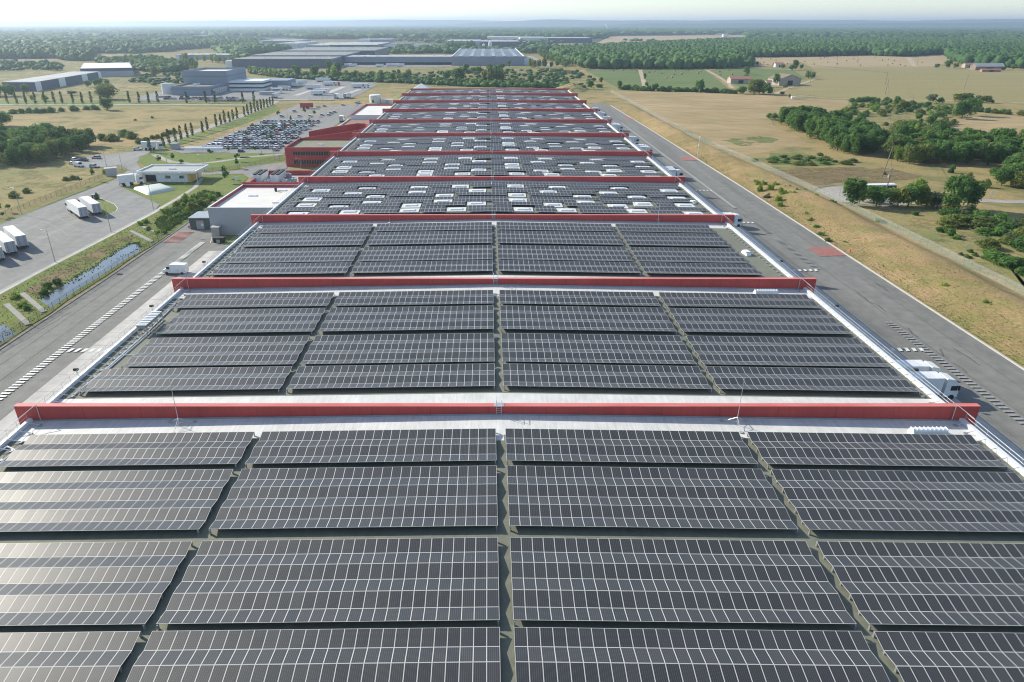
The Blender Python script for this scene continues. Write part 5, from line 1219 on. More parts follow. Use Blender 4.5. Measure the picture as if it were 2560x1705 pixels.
mk('cypress', 'leaf_cyp', [(.78, 3.1, .7, 9, 900, .20, True), (.7, 2.9, .8, 8, 900, .19, True)])
mk('young', 'leaf', [(1.35, 1.3, 1.9, 10, 650, .18, False), (1.2, 1.2, 2.1, 9, 600, .17, False)])
mk('bush', 'leaf', [(2.1, 1.6, -.75, 20, 1700, .20, False), (2.4, 1.5, -.7, 22, 1800, .21, False)])
mk('bushlight', 'leaf_light', [(1.4, 1.4, -.5, 16, 1200, .14, False)])
mk('bushpale', 'leaf_pale', [(1.5, 1.5, -.6, 16, 1200, .15, False)])
mk('busholive', 'leaf_olive', [(2.1, 1.4, -.7, 18, 1500, .19, False)])
HT = {'broad': 9.2, 'light': 9, 'pale': 8, 'olive': 8.4, 'cypress': 7.6, 'young': 4.6, 'bush': 2.6, 'bushlight': 2.2, 'bushpale': 2.4, 'busholive': 2.1}
WD = {'broad': 8.4, 'light': 5.6, 'pale': 6.8, 'olive': 7.8, 'cypress': 1.7, 'young': 2.7, 'bush': 4.8, 'bushlight': 3, 'bushpale': 3.2, 'busholive': 4.4}
QUEUE = []
def tree(x, y, h, w, kind, group=None, label=None, z=0):
    QUEUE.append((x, y, z, h, w, kind, group, label))
def plant_all():
    bushes = [q for q in QUEUE if q[5].startswith('bush')]; trees = [q for q in QUEUE if not q[5].startswith('bush')]; rest = []
    for L_ in (bushes, trees):
        L_.sort(key=lambda q: -(q[3]*q[4])/(q[1]**2)*(1 if abs(PX(q[0], q[1])) < .80 else .05))
        for x, y, z, h, w, kind, group, label in L_[:292]:
            me, tr = random.choice(KIND[kind]); s = (w/WD[kind], w/WD[kind], h/HT[kind]); rz = random.uniform(0, 6.3); isb = kind.startswith('bush')
            nm = 'bush' if isb else ('cypress_tree' if kind == 'cypress' else 'tree')
            if isb: o = add(nm, me); o.location = (x, y, z-.05); o.scale = s; o.rotation_euler = (0, 0, rz)
            else: o = empty(nm, (x, y, z-.05), rz, s); add('crown', me, o); add('trunk', tr, o)
            tag(o, label, 'bush' if isb else 'tree', group)
        rest.append(L_[292:])
    for L_, nm, lab in zip(rest, ('bush', 'tree'), ('remaining small far bushes scattered over the plain', 'remaining far trees of the belts, groves and scrub')):
        by = {}
        for q in L_: by.setdefault(q[5], []).append(q)
        for kind, qs in by.items():
            VV = []; g = np.random.default_rng(5); n = 0
            for x, y, z, h, w, k_, gr, la in qs:
                me, tr = random.choice(KIND[kind]); v = np.empty(len(me.vertices)*3, dtype=np.float32); me.vertices.foreach_get('co', v); v = v.reshape(-1, 4, 3)[::4]
                c = v.mean(1, keepdims=True); v = c+(v-c)*1.9; a = g.uniform(0, 6.3); ca, sa = math.cos(a), math.sin(a)
                v = np.stack([(v[..., 0]*ca-v[..., 1]*sa)*w/WD[kind]+x, (v[..., 0]*sa+v[..., 1]*ca)*w/WD[kind]+y, v[..., 2]*h/HT[kind]+z], -1); VV.append(v.reshape(-1, 3))
            V = np.concatenate(VV); o = add(nm, npmesh(nm, V, np.arange(len(V)).reshape(-1, 4), LEAFM[kind])); tag(o, lab+f', the {ADJ[kind]} ones', nm, None, 'stuff')
ADJ = {'broad': 'dark green', 'light': 'bright green', 'pale': 'silvery', 'olive': 'olive green', 'young': 'small', 'bush': 'dark', 'bushlight': 'bright green', 'bushpale': 'silvery', 'busholive': 'olive', 'cypress': 'slender'}
def grove(place, group, items, noun='tree'):
    """items: (x, y, h, w, kind); wording by what can be seen from the drone, left to right"""
    items = sorted(items, key=lambda t: PX(t[0], t[1])); c = {}
    for t in items:
        k = t[4]; i = c.get(k, 0); c[k] = i+1
        n = 'bush' if k.startswith('bush') else ('cypress' if k == 'cypress' else noun)
        tree(*t[:5], group, f'{ADJ[k]} {n} {place}, {nth(i)} from the left')
def scatter(poly, sp, hr, kinds, wr=(.8, 1.1)):
    out = []; tries = 0; xa = min(p[0] for p in poly); xb = max(p[0] for p in poly); ya = min(p[1] for p in poly); yb = max(p[1] for p in poly)
    while tries < 900:
        tries += 1; p = (random.uniform(xa, xb), random.uniform(ya, yb))
        if not inpoly(p, poly) or any((p[0]-q[0])**2+(p[1]-q[1])**2 < sp*sp for q in out): continue
        k = random.choice(kinds); h = random.uniform(*hr); out.append((*p, h, h*WD[k]/HT[k]*random.uniform(*wr), k))
    return out
def along(f, pts, sp, hr, kinds, jit=1.5, wr=(.85, 1.15)):
    W_ = [Vector(f(*p)) for p in pts]; out = []
    for a, c in zip(W_, W_[1:]):
        L_ = (c-a).length; n = max(1, int(L_/sp))
        for i in range(n):
            p = a+(c-a)*(i+.5)/n; k = random.choice(kinds); h = random.uniform(*hr)
            out.append((p.x+random.uniform(-jit, jit), p.y+random.uniform(-jit, jit), h, h*WD[k]/HT[k]*random.uniform(*wr), k))
    return out
# right: the leaf-shaped grove and the long grove
grove('in the wedge-shaped grove', 'trees of the wedge-shaped grove', scatter([fR4(300, 1045), fR4(430, 1110), fR4(600, 1180), fR4(830, 1290), fR4(930, 1320), fR4(1100, 1290), fR4(1120, 1210), fR4(960, 1130), fR4(700, 1060), fR4(450, 1010), fR4(330, 1020)], 4.1, (8, 11), ['broad', 'broad', 'broad', 'broad']))
grove('in the long right grove', 'trees of the long right grove', scatter([fR4(1240, 1370), fR4(1400, 1385), fR4(1700, 1375), fR4(2050, 1390), fR4(2700, 1430), fR4(2700, 1260), fR4(2200, 1250), fR4(1700, 1220), fR4(1300, 1180), fR4(1250, 1290)], 4.7, (7.5, 11), ['broad', 'broad', 'broad', 'olive', 'light']))
grove('behind the long right grove', 'bushes behind the long right grove', scatter([fR4(1260, 1180), fR4(1280, 1060), fR4(1500, 1080), fR4(1800, 1150), fR4(1900, 1200), fR4(1500, 1200)], 4.5, (3, 5), ['busholive', 'bushlight', 'busholive', 'bush'], (1, 1.5)))
grove('below the long grove', 'trees at the lower right', scatter([fR8(2150, 400), fR8(2220, 420), fR8(2700, 450), fR8(2700, 260), fR8(2250, 230), fR8(2160, 320)], 5, (7, 9), ['broad', 'broad', 'olive']))
grove('by the stubble field', 'trees at the stubble field', [(*fR4(a, c), h, w, k) for a, c, h, w, k in ((1830, 1000, 12, 12, 'broad'), (1900, 975, 12, 13, 'broad'), (1780, 985, 7, 7, 'olive'), (1580, 870, 8, 9, 'pale'), (1640, 872, 5, 7, 'broad'), (1800, 856, 7, 10, 'olive'), (1870, 856, 7.5, 11, 'olive'), (1980, 862, 6, 9, 'olive'), (2035, 864, 6, 9, 'olive'), (2085, 866, 2.5, 4, 'broad'), (1280, 900, 8, 6, 'broad'), (1320, 915, 7, 6, 'olive'), (1565, 1070, 9, 7, 'broad'), (1645, 1110, 7, 5.5, 'broad'), (1465, 1010, 4.5, 5, 'broad'), (1485, 1040, 3, 3, 'broad'), (1290, 935, 6, 5, 'olive'), (1110, 930, 5, 3.5, 'light'), (850, 955, 6, 3, 'light'), (860, 1030, 5, 4, 'olive'), (970, 1090, 9, 7, 'broad'), (900, 990, 5, 5, 'broad'), (1015, 975, 4, 4, 'broad'), (245, 1010, 4.5, 7.5, 'broad'), (210, 1000, 4, 4, 'broad'))])
grove('in the scrub between the groves', 'bushes between the groves', scatter([fR4(800, 980), fR4(1100, 990), fR4(1400, 960), fR4(1700, 990), fR4(1760, 900), fR4(1500, 890), fR4(1100, 870), fR4(860, 890)], 7.5, (2, 4), ['bush', 'bushlight', 'busholive', 'bush']))
grove('along the olive field', 'bushes of the olive field hedge', along(fR4, [(890, 858), (1060, 850), (1250, 862)], 3.6, (3, 4.2), ['bush'])+along(fR4, [(1370, 880), (1480, 885), (1620, 890)], 5.5, (3, 4), ['bush', 'busholive'])+along(fR4, [(1970, 940), (2200, 960), (2355, 972), (2650, 995)], 4, (2.6, 4), ['bush', 'busholive']))
grove('along the power line scrub', 'scrub patches right', along(fR4, [(1050, 1050), (1250, 1060)], 5, (1.5, 2.2), ['busholive'])+along(fR4, [(1640, 1060), (1780, 1040)], 5, (3, 4), ['busholive', 'bush']))
# near group behind the wire fence
for a, c, h, w, k, lab in ((905, 552, 9, 10, 'broad', 'big dark tree just beyond the wire fence by the turning loop'), (1000, 520, 6, 5, 'light', 'small light green tree leaning on the big dark one by the turning loop'), (1110, 556, 7, 9, 'broad', 'dark tree in front of the blue bus'), (1290, 558, 7.5, 8, 'olive', 'olive green tree right of the blue bus'), (1380, 556, 7.5, 8, 'broad', 'dark tree between the olive tree and the tall bright one'), (1460, 545, 11, 7.5, 'light', 'tall bright green tree in the row by the turning loop'), (1530, 560, 6, 7, 'olive', 'low olive tree right of the tall bright one'), (1620, 575, 6, 7, 'pale', 'pale low tree at the foot of the biggest dark tree'), (1740, 600, 11, 10, 'broad', 'biggest dark tree at the right, left half of the pair'), (1870, 585, 10.5, 9.5, 'broad', 'biggest dark tree at the right, right half of the pair')):
    x, y = fR8(a, c); tree(x, y, h, w, k, 'trees beyond the wire fence', lab)
bl = []
for a, c, h, w, k in ((700, 560, 2.0, 6, 'busholive'), (740, 545, 1.8, 4, 'bush'), (600, 520, 3.0, 4, 'bushlight'), (130, 440, 3.6, 3, 'bushlight'), (225, 450, 4.2, 3, 'bushlight'), (310, 480, 3.6, 4, 'bushlight'), (190, 490, 2, 3, 'bushpale'), (400, 490, 3, 4, 'bushlight'), (380, 440, 3, 2, 'bushlight'), (480, 520, 2, 3, 'bushlight'), (110, 400, 3.2, 2.4, 'bushlight'), (160, 410, 3.4, 2.4, 'bushlight'), (260, 420, 3.4, 2.6, 'bushlight'), (280, 520, 2.6, 3, 'bushlight'), (340, 440, 2.8, 2.2, 'bushlight'), (440, 470, 3.2, 2.4, 'bushlight'), (500, 470, 2.2, 2.6, 'busholive'), (90, 380, 2.4, 2.2, 'bushlight'), (520, 640, 1.6, 2.2, 'bushlight'), (640, 800, 1.2, 2.4, 'bushlight'), (700, 850, 1.0, 2.2, 'busholive'), (1665, 1280, 2.6, 2.6, 'bushlight'), (2020, 1440, 2.8, 2.8, 'bushlight'), (560, 690, 1.6, 2.5, 'bushlight'), (600, 740, 1.3, 2.5, 'bushlight'), (1440, 1120, 1.2, 1.4, 'bushlight'), (1170, 1080, .8, 1.6, 'bush'), (1880, 1350, .9, 2, 'bushpale'), (300, 560, 2, 3, 'bushlight'), (850, 870, .9, 2, 'bushlight')):
    x, y = fR8(a, c); zz = bankz(x, y) if x < 121 else 0; x2, y2 = fR8(a, c, zz) if zz > .3 else (x, y); bl.append((x2, y2, h, w, k, zz))
bl.sort(key=lambda t: PX(t[0], t[1]))
for i, t in enumerate(bl): tree(t[0], t[1], t[2], t[3], t[4], 'bushes on the embankment', f'{ADJ[t[4]]} bush on the roadside embankment, {nth(i)} from the left', t[5])
grove('in the fenced-off meadow', 'meadow bushes', [(*fR8(a, c), h, w, k) for a, c, h, w, k in ((1740, 275, 4, 2.6, 'bush'), (1880, 350, 3.4, 3.6, 'busholive'), (2105, 290, 3, 6, 'bush'), (2040, 400, 3, 3.5, 'busholive'), (1435, 630, 1.6, 2.6, 'bush'), (1150, 690, 1.2, 3.5, 'bush'), (1660, 770, 1.8, 4, 'bush'), (1740, 800, 2.2, 4, 'bush'), (1780, 830, 1.4, 3, 'bush'), (1730, 730, 2.4, 7, 'busholive'), (2060, 910, 2.6, 7, 'busholive'), (1905, 945, 1, 2.2, 'bush'), (1820, 970, .9, 2, 'bush'), (1880, 990, 1, 2.4, 'bush'), (1940, 975, 1, 2, 'bush'), (2120, 1010, 3, 8, 'bush'), (2200, 1055, 3, 8, 'bush'), (2300, 1060, 2.6, 5, 'bush'), (2340, 1130, 2, 4, 'bush'), (2430, 1130, 2.4, 5, 'bush'), (90, 180, 1.4, 4, 'bush'), (1180, 290, 1.2, 2, 'bush'), (920, 185, 1.5, 5, 'busholive'), (640, 130, 1.2, 4, 'busholive'))])
grove('in the right-hand bramble belt', 'bramble belt', scatter([fR8(1680, 620), fR8(1900, 580), fR8(2100, 680), fR8(2355, 720), fR8(2700, 780), fR8(2700, 960), fR8(2355, 930), fR8(2150, 890), fR8(1950, 740), fR8(1720, 700)], 4.2, (1.8, 3.4), ['bush', 'busholive', 'bushpale', 'bush'], (1.1, 1.6)))
grove('in the bramble strip', 'bramble strip', scatter([fR4(220, 1330), fR4(500, 1310), fR4(880, 1380), fR4(700, 1392), fR4(240, 1380)], 5, (1.0, 1.8), ['busholive', 'bush'], (1.4, 2)))
# hedge and trees below the green field
grove('below the green field', 'hedge below the green field', along(fR3, [(1180, 752), (1400, 765), (1800, 772), (2170, 788)], 4.6, (3.4, 5.4), ['bush', 'bush', 'bush'])+[(*fR3(a, c), h, w, k) for a, c, h, w, k in ((1172, 755, 7.5, 6.5, 'broad'), (1470, 765, 7, 7, 'broad'), (1840, 775, 12, 9, 'broad'), (1385, 668, 6, 5, 'broad'), (1402, 730, 5, 4, 'broad'), (1018, 698, 6.5, 4, 'broad'), (932, 750, 9, 8, 'broad'), (2245, 630, 9, 9, 'broad'), (2200, 790, 7, 8, 'broad'), (2300, 790, 14, 12, 'olive'), (2345, 790, 13, 10, 'olive'), (2235, 655, 4, 8, 'broad'))])
grove('by the barns', 'trees by the barns', [(*fR4(a, c), h, w, k) for a, c, h, w, k in ((20, 620, 8, 9, 'broad'), (90, 790, 14, 13, 'olive'), (170, 795, 11, 9, 'broad'), (215, 795, 7, 6, 'olive'), (265, 720, 12, 8, 'broad'), (345, 740, 4, 5, 'olive'), (320, 795, 3, 5, 'olive'), (430, 590, 12, 11, 'broad'), (400, 592, 8, 7, 'broad'), (480, 585, 7, 6, 'broad'), (535, 660, 9, 7, 'olive'), (570, 668, 8, 8, 'broad'), (325, 575, 6, 8, 'olive'), (250, 562, 5, 6, 'broad'), (110, 550, 6, 5, 'broad'), (30, 545, 5, 9, 'olive'), (1620, 570, 5, 9, 'broad'), (1710, 572, 10, 13, 'broad'), (1780, 570, 7, 8, 'olive'), (1935, 575, 7, 7, 'broad'), (2180, 590, 5, 7, 'broad'), (2260, 588, 8, 9, 'broad'), (380, 825, 3, 2, 'broad'))])
# belt between the warehouse and the distant halls
belt = along(fC, [(90, 615), (300, 650), (440, 655)], 6, (5, 8), ['light', 'olive', 'light'])+[(*fC(a, c), h, w, k) for a, c, h, w, k in ((490, 658, 13, 15, 'broad'), (560, 655, 8, 8, 'olive'), (628, 660, 13, 15, 'broad'), (790, 668, 18, 10, 'light'), (760, 640, 16, 10, 'broad'), (830, 650, 15, 12, 'broad'))]
belt += along(fC, [(660, 660), (900, 672), (1380, 695)], 6, (7, 11), ['broad', 'olive', 'broad', 'light'], 5)+along(fC, [(880, 640), (1150, 660), (1400, 640)], 7, (6, 9), ['broad', 'olive'], 6)+along(fC, [(1380, 690), (1700, 710), (2000, 725), (2355, 730)], 7, (5, 8), ['olive', 'broad', 'light'], 5)
belt += [(*fC(a, c), h, w, k) for a, c, h, w, k in ((1740, 690, 12, 10, 'broad'), (1835, 695, 17, 16, 'broad'), (1990, 640, 12, 14, 'broad'), (2060, 700, 15, 9, 'olive'), (2110, 705, 18, 10, 'olive'), (2160, 702, 18, 10, 'broad'), (2200, 700, 14, 9, 'olive'), (1900, 620, 11, 11, 'broad'), (2100, 600, 10, 11, 'broad'), (2200, 590, 9, 11, 'broad'))]
grove('in the belt beyond the warehouse', 'trees of the belt beyond the warehouse', belt)
grove('right of the far warehouse end', 'trees right of the far end', along(fR3, [(0, 720), (300, 728), (480, 735), (750, 738)], 8, (4, 7), ['olive', 'broad', 'light'], 3)+[(*fR3(a, c), h, w, k) for a, c, h, w, k in ((435, 725, 10, 10, 'broad'), (560, 735, 7, 6, 'broad'), (607, 738, 6, 6, 'broad'), (735, 725, 5, 7, 'broad'), (228, 625, 4, 5, 'broad'), (295, 640, 3.5, 5, 'broad'), (245, 565, 9, 6, 'broad'), (425, 570, 14, 8, 'olive'), (455, 575, 12, 8, 'olive'), (495, 570, 12, 8, 'olive'), (540, 570, 14, 10, 'olive'), (600, 572, 9, 6, 'broad'), (650, 560, 8, 8, 'broad'), (720, 570, 10, 8, 'olive'), (850, 580, 13, 10, 'pale'), (1000, 735, 4, 8, 'bush'), (870, 750, 4, 7, 'bush'))]
 +along(fR3, [(500, 440), (560, 500), (640, 530), (730, 560)], 12, (8, 13), ['olive', 'broad'], 5)+along(fR3, [(520, 635), (640, 640), (760, 610), (640, 600), (540, 610)], 7, (2, 3), ['busholive'], 3))
# left-hand woods
grove('in the wood at the left edge', 'trees of the left wood', scatter([fA(-120, 1400), fA(10, 1395), fA(230, 1390), fA(420, 1370), fA(520, 1310), fA(700, 1270), fA(760, 1225), fA(600, 1190), fA(300, 1180), fA(0, 1180), fA(-120, 1180)], 4.3, (6, 10), ['broad', 'broad', 'olive'])+[(*fA(410, 1165), 9, 9, 'broad'), (*fA(20, 1060), 9, 14, 'broad'), (*fA(-60, 1080), 10, 14, 'broad')])
grove('on the tan field at the left', 'bushes on the left field', along(fA, [(820, 1170), (960, 1185), (1110, 1160), (960, 1150)], 5, (3.2, 4.2), ['busholive', 'bush'], 3)+along(fA, [(95, 955), (400, 948), (700, 928), (860, 920)], 4.5, (3, 4.2), ['bush'])+[(*fA(905, 925), 8, 12, 'broad'), (*fA(905, 835), 14, 20, 'olive')]+along(fA, [(1120, 1215), (1300, 1165), (1520, 1110)], 6, (1.6, 2.4), ['busholive'], 2)+along(fA, [(1010, 1025), (1150, 1010), (1320, 985)], 9, (.9, 1.5), ['bush'], 3))
grove('by the dark left warehouse', 'trees by the left warehouses', along(fA, [(740, 740), (860, 715), (990, 710)], 8, (5, 8), ['broad'], 4)+along(fA, [(-40, 800), (110, 815), (240, 790)], 9, (7, 11), ['broad'], 5)+[(*fA(1300, 640), 13, 9, 'olive'), (*fA(1335, 635), 11, 9, 'light'), (*fA(600, 800), 4, 10, 'pale'), (*fA(270, 850), 5, 4, 'light'), (*fA(385, 850), 6, 7, 'light')])
grove('above the blue-grey factory', 'trees above the factory', scatter([fA(820, 520), fA(1290, 515), fA(1550, 560), fA(1700, 590), fA(1300, 600), fA(1000, 555), fA(860, 545)], 13, (7, 13), ['broad', 'olive', 'broad'])+along(fA, [(1480, 520), (1700, 520), (1950, 540), (2100, 560)], 16, (9, 15), ['olive', 'light'], 8)+along(fA, [(1180, 700), (1400, 695), (1550, 690)], 10, (2, 4), ['bushlight', 'busholive'], 6))
# cypress rows
cyp = [Vector(fA(a, c)) for a, c in ((1380, 1240), (1428, 1218), (1480, 1198), (1527, 1180), (1577, 1160), (1620, 1142), (1708, 1116), (1748, 1098), (1822, 1066), (1860, 1050), (1895, 1040), (1932, 1028), (1963, 1014), (1998, 1000), (2058, 980), (2088, 968), (2116, 956), (2145, 944), (2172, 934), (2198, 922), (2224, 912), (2250, 905), (2275, 895), (2297, 886))]
for i, p in enumerate(cyp): tree(p.x, p.y, random.uniform(6.6, 8), 1.7, 'cypress', 'cypresses along the sloping road', f'slender cypress on the sloping road by the car park, {nth(i)} from the near end')
for i, (a, c) in enumerate(((65, 872), (143, 872), (222, 872), (302, 871), (382, 870), (462, 871), (525, 870), (618, 870), (697, 870), (772, 869), (855, 870), (1092, 866), (1175, 868), (1255, 868), (1332, 868), (1575, 868), (1735, 866), (1812, 866), (2045, 866), (2138, 868))):
    p = fA(a, c); tree(*p, 9, 2.2, 'cypress', 'cypresses along the far straight road', f'dark cypress along the straight road below the factory, {nth(i)} from the left')
p_ = fA(1268, 1282); tree(*p_, 7, 1.8, 'cypress', None, 'single cypress beside the box lorry on the entry road')
grove('on the lawn and car park', 'young lawn trees', [(*fA(a, c), h, w, 'young') for a, c, h, w in ((1775, 1328, 4.5, 2.8), (1462, 1370, 4.2, 2.6), (1342, 1390, 4.2, 2.8), (1997, 1360, 4, 2.4), (1997, 1420, 4.2, 2.8), (1535, 1395, 3, 2.4), (1895, 1500, 5, 3), (1912, 1540, 5, 3), (2140, 1295, 4, 2.4), (1925, 1300, 4, 2))])
grove('between the parked cars', 'young car park trees', [(*fC(a, c), 4.6, 2.4, 'young') for a, c in ((630, 985), (545, 970), (280, 1120), (380, 1115), (460, 1095), (105, 1100), (195, 1120), (325, 990), (590, 1060), (430, 1040), (60, 1170), (265, 1200))])
# ditch plants
grove('in the pond ditch', 'bushes in the ditch', scatter([fB(1380, 640), fB(1560, 500), fB(1700, 450), fB(1840, 470), fB(1700, 570), fB(1500, 680), fB(1380, 700)], 3.0, (1.6, 2.6), ['bushlight', 'bush', 'bushlight', 'busholive'])+[(*fB(a, c), h, w, k) for a, c, h, w, k in ((490, 1215, 2.4, 2.4, 'bushpale'), (400, 1250, 1.8, 2.6, 'bush'), (370, 1300, 1.8, 2.6, 'bush'), (200, 1400, 1.4, 3, 'bushlight'), (130, 1330, 1.4, 3, 'bushlight'), (230, 1430, 1.3, 2.4, 'bush'), (1230, 700, 1.6, 2.5, 'bushlight'), (1180, 720, 1.6, 2.5, 'bushlight'), (1330, 790, 1.4, 2.4, 'bushlight'), (1380, 790, 1.5, 2, 'bushlight'), (1250, 760, 1.3, 2.2, 'bush'), (820, 500, 2.6, 1.8, 'bush'), (880, 290, 2.6, 2.6, 'bushlight'))])
grove('along the lorry park fence', 'trees along the lorry park fence', [(*fB(a, c), h, w, 'young') for a, c, h, w in ((790, 345, 5, 2.4), (680, 385, 4, 2), (10, 640, 4.5, 2), (75, 610, 3, 2), (25, 665, 2.4, 1.6))]+along(fB, [(500, 340), (560, 355), (640, 320)], 5, (1.5, 2.4), ['busholive'], 2)+along(fB, [(10, 500), (150, 465), (300, 430)], 6, (1.6, 2.2), ['busholive'], 2))

plant_all()
# far canopies: crowns reading as one mass
def ico():
    t = (1+5**.5)/2; v = [(-1, t, 0), (1, t, 0), (-1, -t, 0), (1, -t, 0), (0, -1, t), (0, 1, t), (0, -1, -t), (0, 1, -t), (t, 0, -1), (t, 0, 1), (-t, 0, -1), (-t, 0, 1)]
    f = [(0, 11, 5), (0, 5, 1), (0, 1, 7), (0, 7, 10), (0, 10, 11), (1, 5, 9), (5, 11, 4), (11, 10, 2), (10, 7, 6), (7, 1, 8), (3, 9, 4), (3, 4, 2), (3, 2, 6), (3, 6, 8), (3, 8, 9), (4, 9, 5), (2, 4, 11), (6, 2, 10), (8, 6, 7), (9, 8, 1)]
    v = [np.array(p)/np.linalg.norm(p) for p in v]; c = {}; nf = []
    def mid(a, b_):
        k = (min(a, b_), max(a, b_))
        if k not in c: m = v[a]+v[b_]; v.append(m/np.linalg.norm(m)); c[k] = len(v)-1
        return c[k]
    for a, b_, d in f: x, y, z = mid(a, b_), mid(b_, d), mid(d, a); nf += [(a, x, z), (b_, y, x), (d, z, y), (x, y, z)]
    nf = [q for q in nf if sum(v[i][2] for i in q)/3 > -.55]
    return np.array(v), np.array(nf)
IV, IF = ico()
def canopy(label, P, seed, name='woodland', mat='wood_far'):
    g = np.random.default_rng(seed); P = np.array(P, dtype=float)       # x, y, radius, height
    n = len(P); J = 1+g.normal(0, .2, (n, len(IV), 1)); rot = g.uniform(0, 6.3, n); cr, sr = np.cos(rot), np.sin(rot)
    V = IV[None]*J; x = V[..., 0]*cr[:, None]-V[..., 1]*sr[:, None]; y = V[..., 0]*sr[:, None]+V[..., 1]*cr[:, None]
    V = np.stack([x*P[:, 2:3]+P[:, 0:1], y*P[:, 2:3]+P[:, 1:2], (V[..., 2]*.5+.5)*P[:, 3:4]], -1).reshape(-1, 3)
    Fc = (IF[None]+(np.arange(n)*len(IV))[:, None, None]).reshape(-1, 3)
    return tag(add(name, npmesh(name, V, Fc, mat)), label, 'wood', None, 'stuff')
def fill(poly, sp, hr, rr=.62):
    P = np.array(poly); g = np.random.default_rng(int(abs(P.sum())) % 9999); xa, ya = P.min(0); xb, yb = P.max(0); out = []
    y = ya
    while y < yb:
        x = xa
        while x < xb:
            q = (x+g.uniform(-.45, .45)*sp, y+g.uniform(-.45, .45)*sp)
            if inpoly(q, poly): out.append((*q, sp*rr*g.uniform(.75, 1.3), g.uniform(*hr)))
            x += sp
        y += sp*.9
    return out
wood1 = [fR3(600, 465), fR3(850, 575), fR3(1000, 582), fR3(1400, 583), fR3(1800, 580), fR3(2080, 576), fR3(2290, 560), fR3(2180, 480), fR4(40, 484), fR4(600, 476), fR4(1000, 465), fR4(1350, 478), fR4(1690, 454), fR4(1660, 440), fR4(1760, 420), fR4(2355, 410), fR4(2500, 330), fR4(1000, 330), fR4(680, 330), fR4(400, 335), fR4(0, 330), fR3(2230, 345), fR3(2000, 358), fR3(1400, 392), fR3(700, 432)]
w1 = [p for p in fill(wood1, 9.5, (10, 15)) if p[1] < 2600]
canopy('dense green wood filling the right middle distance', w1, 1)
wood2 = [fR4(1700, 455), fR4(1720, 500), fR4(1850, 545), fR4(2000, 555), fR4(2355, 580), fR4(2900, 600), fR4(2900, 400), fR4(2000, 400), fR4(1760, 425)]
canopy('green wood at the right edge behind the farmhouse', fill(wood2, 9.5, (10, 15)), 2)
canopy('round wood behind the loading hall', fill([fH(720, 640), fH(900, 640), fH(1260, 620), fH(1240, 580), fH(900, 580)], 11, (11, 15)), 3)
lw = [fA(-300, 500), fA(0, 498), fA(480, 492), fA(520, 510), fA(760, 515), fA(800, 450), fA(1400, 437), fA(1520, 420), fA(1900, 395), fA(2300, 395), fC(160, 350), fC(700, 350), fA(1900, 350), fA(-300, 350)]
canopy('hazy dense wood across the left distance', [p for p in fill(lw, 10.5, (8, 16)) if p[1] < 2300]+[p for p in fill(lw, 19, (10, 17)) if 2300 <= p[1] < 3300], 4)
canopy('scattered trees of the grassland behind the far left warehouses', fill([fA(-300, 600), fA(500, 600), fA(560, 545), fA(-300, 530)], 17, (4, 8), .24), 5)
canopy('scrub wood around the distant halls', fill([fC(0, 470), fC(260, 440), fC(420, 425), fC(300, 410), fC(60, 400), fA(1800, 420), fA(1900, 480), fA(2100, 520)], 14, (8, 14)), 6)
canopy('shrubby trees between the distant halls', fill([fH(300, 700), fH(880, 690), fH(780, 640), fH(600, 620), fH(280, 660)], 14, (6, 11))+fill([fI(150, 690), fI(450, 700), fI(440, 640), fI(280, 630)], 14, (8, 13)), 7)
canopy('low scrub filling the belt beyond the factory yard', fill([fC(90, 585), fC(440, 630), fC(880, 650), fC(1400, 655), fC(1420, 700), fC(880, 684), fC(440, 662), fC(90, 622)], 5.5, (2.5, 6)), 8, 'scrub_belt')
canopy('low scrub filling the belt beyond the far warehouse end', fill([fC(1380, 660), fC(1700, 690), fC(2355, 700), fR3(400, 715), fR3(760, 728), fR3(760, 742), fR3(0, 732), fC(1900, 728), fC(1380, 700)], 5.5, (2, 5)), 9, 'scrub_belt')
canopy('dense bushes of the scrubland above the blue-grey factory', fill([fA(820, 530), fA(1000, 510), fA(1290, 500), fA(1560, 560), fA(1560, 600), fA(1300, 612), fA(1100, 585), fA(900, 555)], 8, (4, 9)), 10, 'scrub_belt')
canopy('loose bushes on the dry ground left of the factory', [p for p in fill([fA(1080, 690), fA(1180, 640), fA(1550, 615), fA(1560, 700), fA(1300, 720)], 9, (1.5, 4), .3) if random.random() < .55], 11, 'scrub_belt')
canopy('loose bushes on the dry ground beyond the warehouse', [p for p in fill([fC(1400, 640), fC(1800, 600), fR3(0, 590), fR3(800, 590), fR3(1000, 700), fR3(780, 735), fR3(0, 700), fC(1800, 690)], 9, (1.5, 4), .3) if random.random() < .4], 15, 'scrub_belt')
ex = [[fR3(860, 420), fR3(1100, 300), fR3(2260, 290), fR3(2250, 345), fR3(1400, 392), fR3(1150, 400)], [fR4(670, 328), fR4(690, 302), fR4(990, 305), fR4(980, 328)]]
ex.append([(-760, 1000), (500, 1000), (620, 2900), (-950, 2900)])
g = np.random.default_rng(12); out = []; ph = g.uniform(0, 6.3, 8)
def dens(x, y): return .55*math.sin(x/330+ph[0]+math.sin(y/410+ph[1]))+.5*math.sin(y/290+ph[2]+math.sin(x/250+ph[3])*1.3)+.3*math.sin(x/97+y/120+ph[4])
N_ = 52000
U = g.uniform(0, 1, (N_, 3))
for u, v_, w_ in U:
    y = 1650*(12500/1650)**u; x = (v_*2-1)*y*.92+ .03*y
    if y < 2650 and x > 480: continue
    if dens(x, y) < (-.25 if x < y*.1 else -.42): continue
    if any(inpoly((x, y), e) for e in ex): continue
    s = y/118; out.append((x, y, s*(.55+.5*w_), min(19, 9+s*.35+6*w_)))
canopy('endless hazy woodland of the plain reaching the horizon', out, 13)
out = []
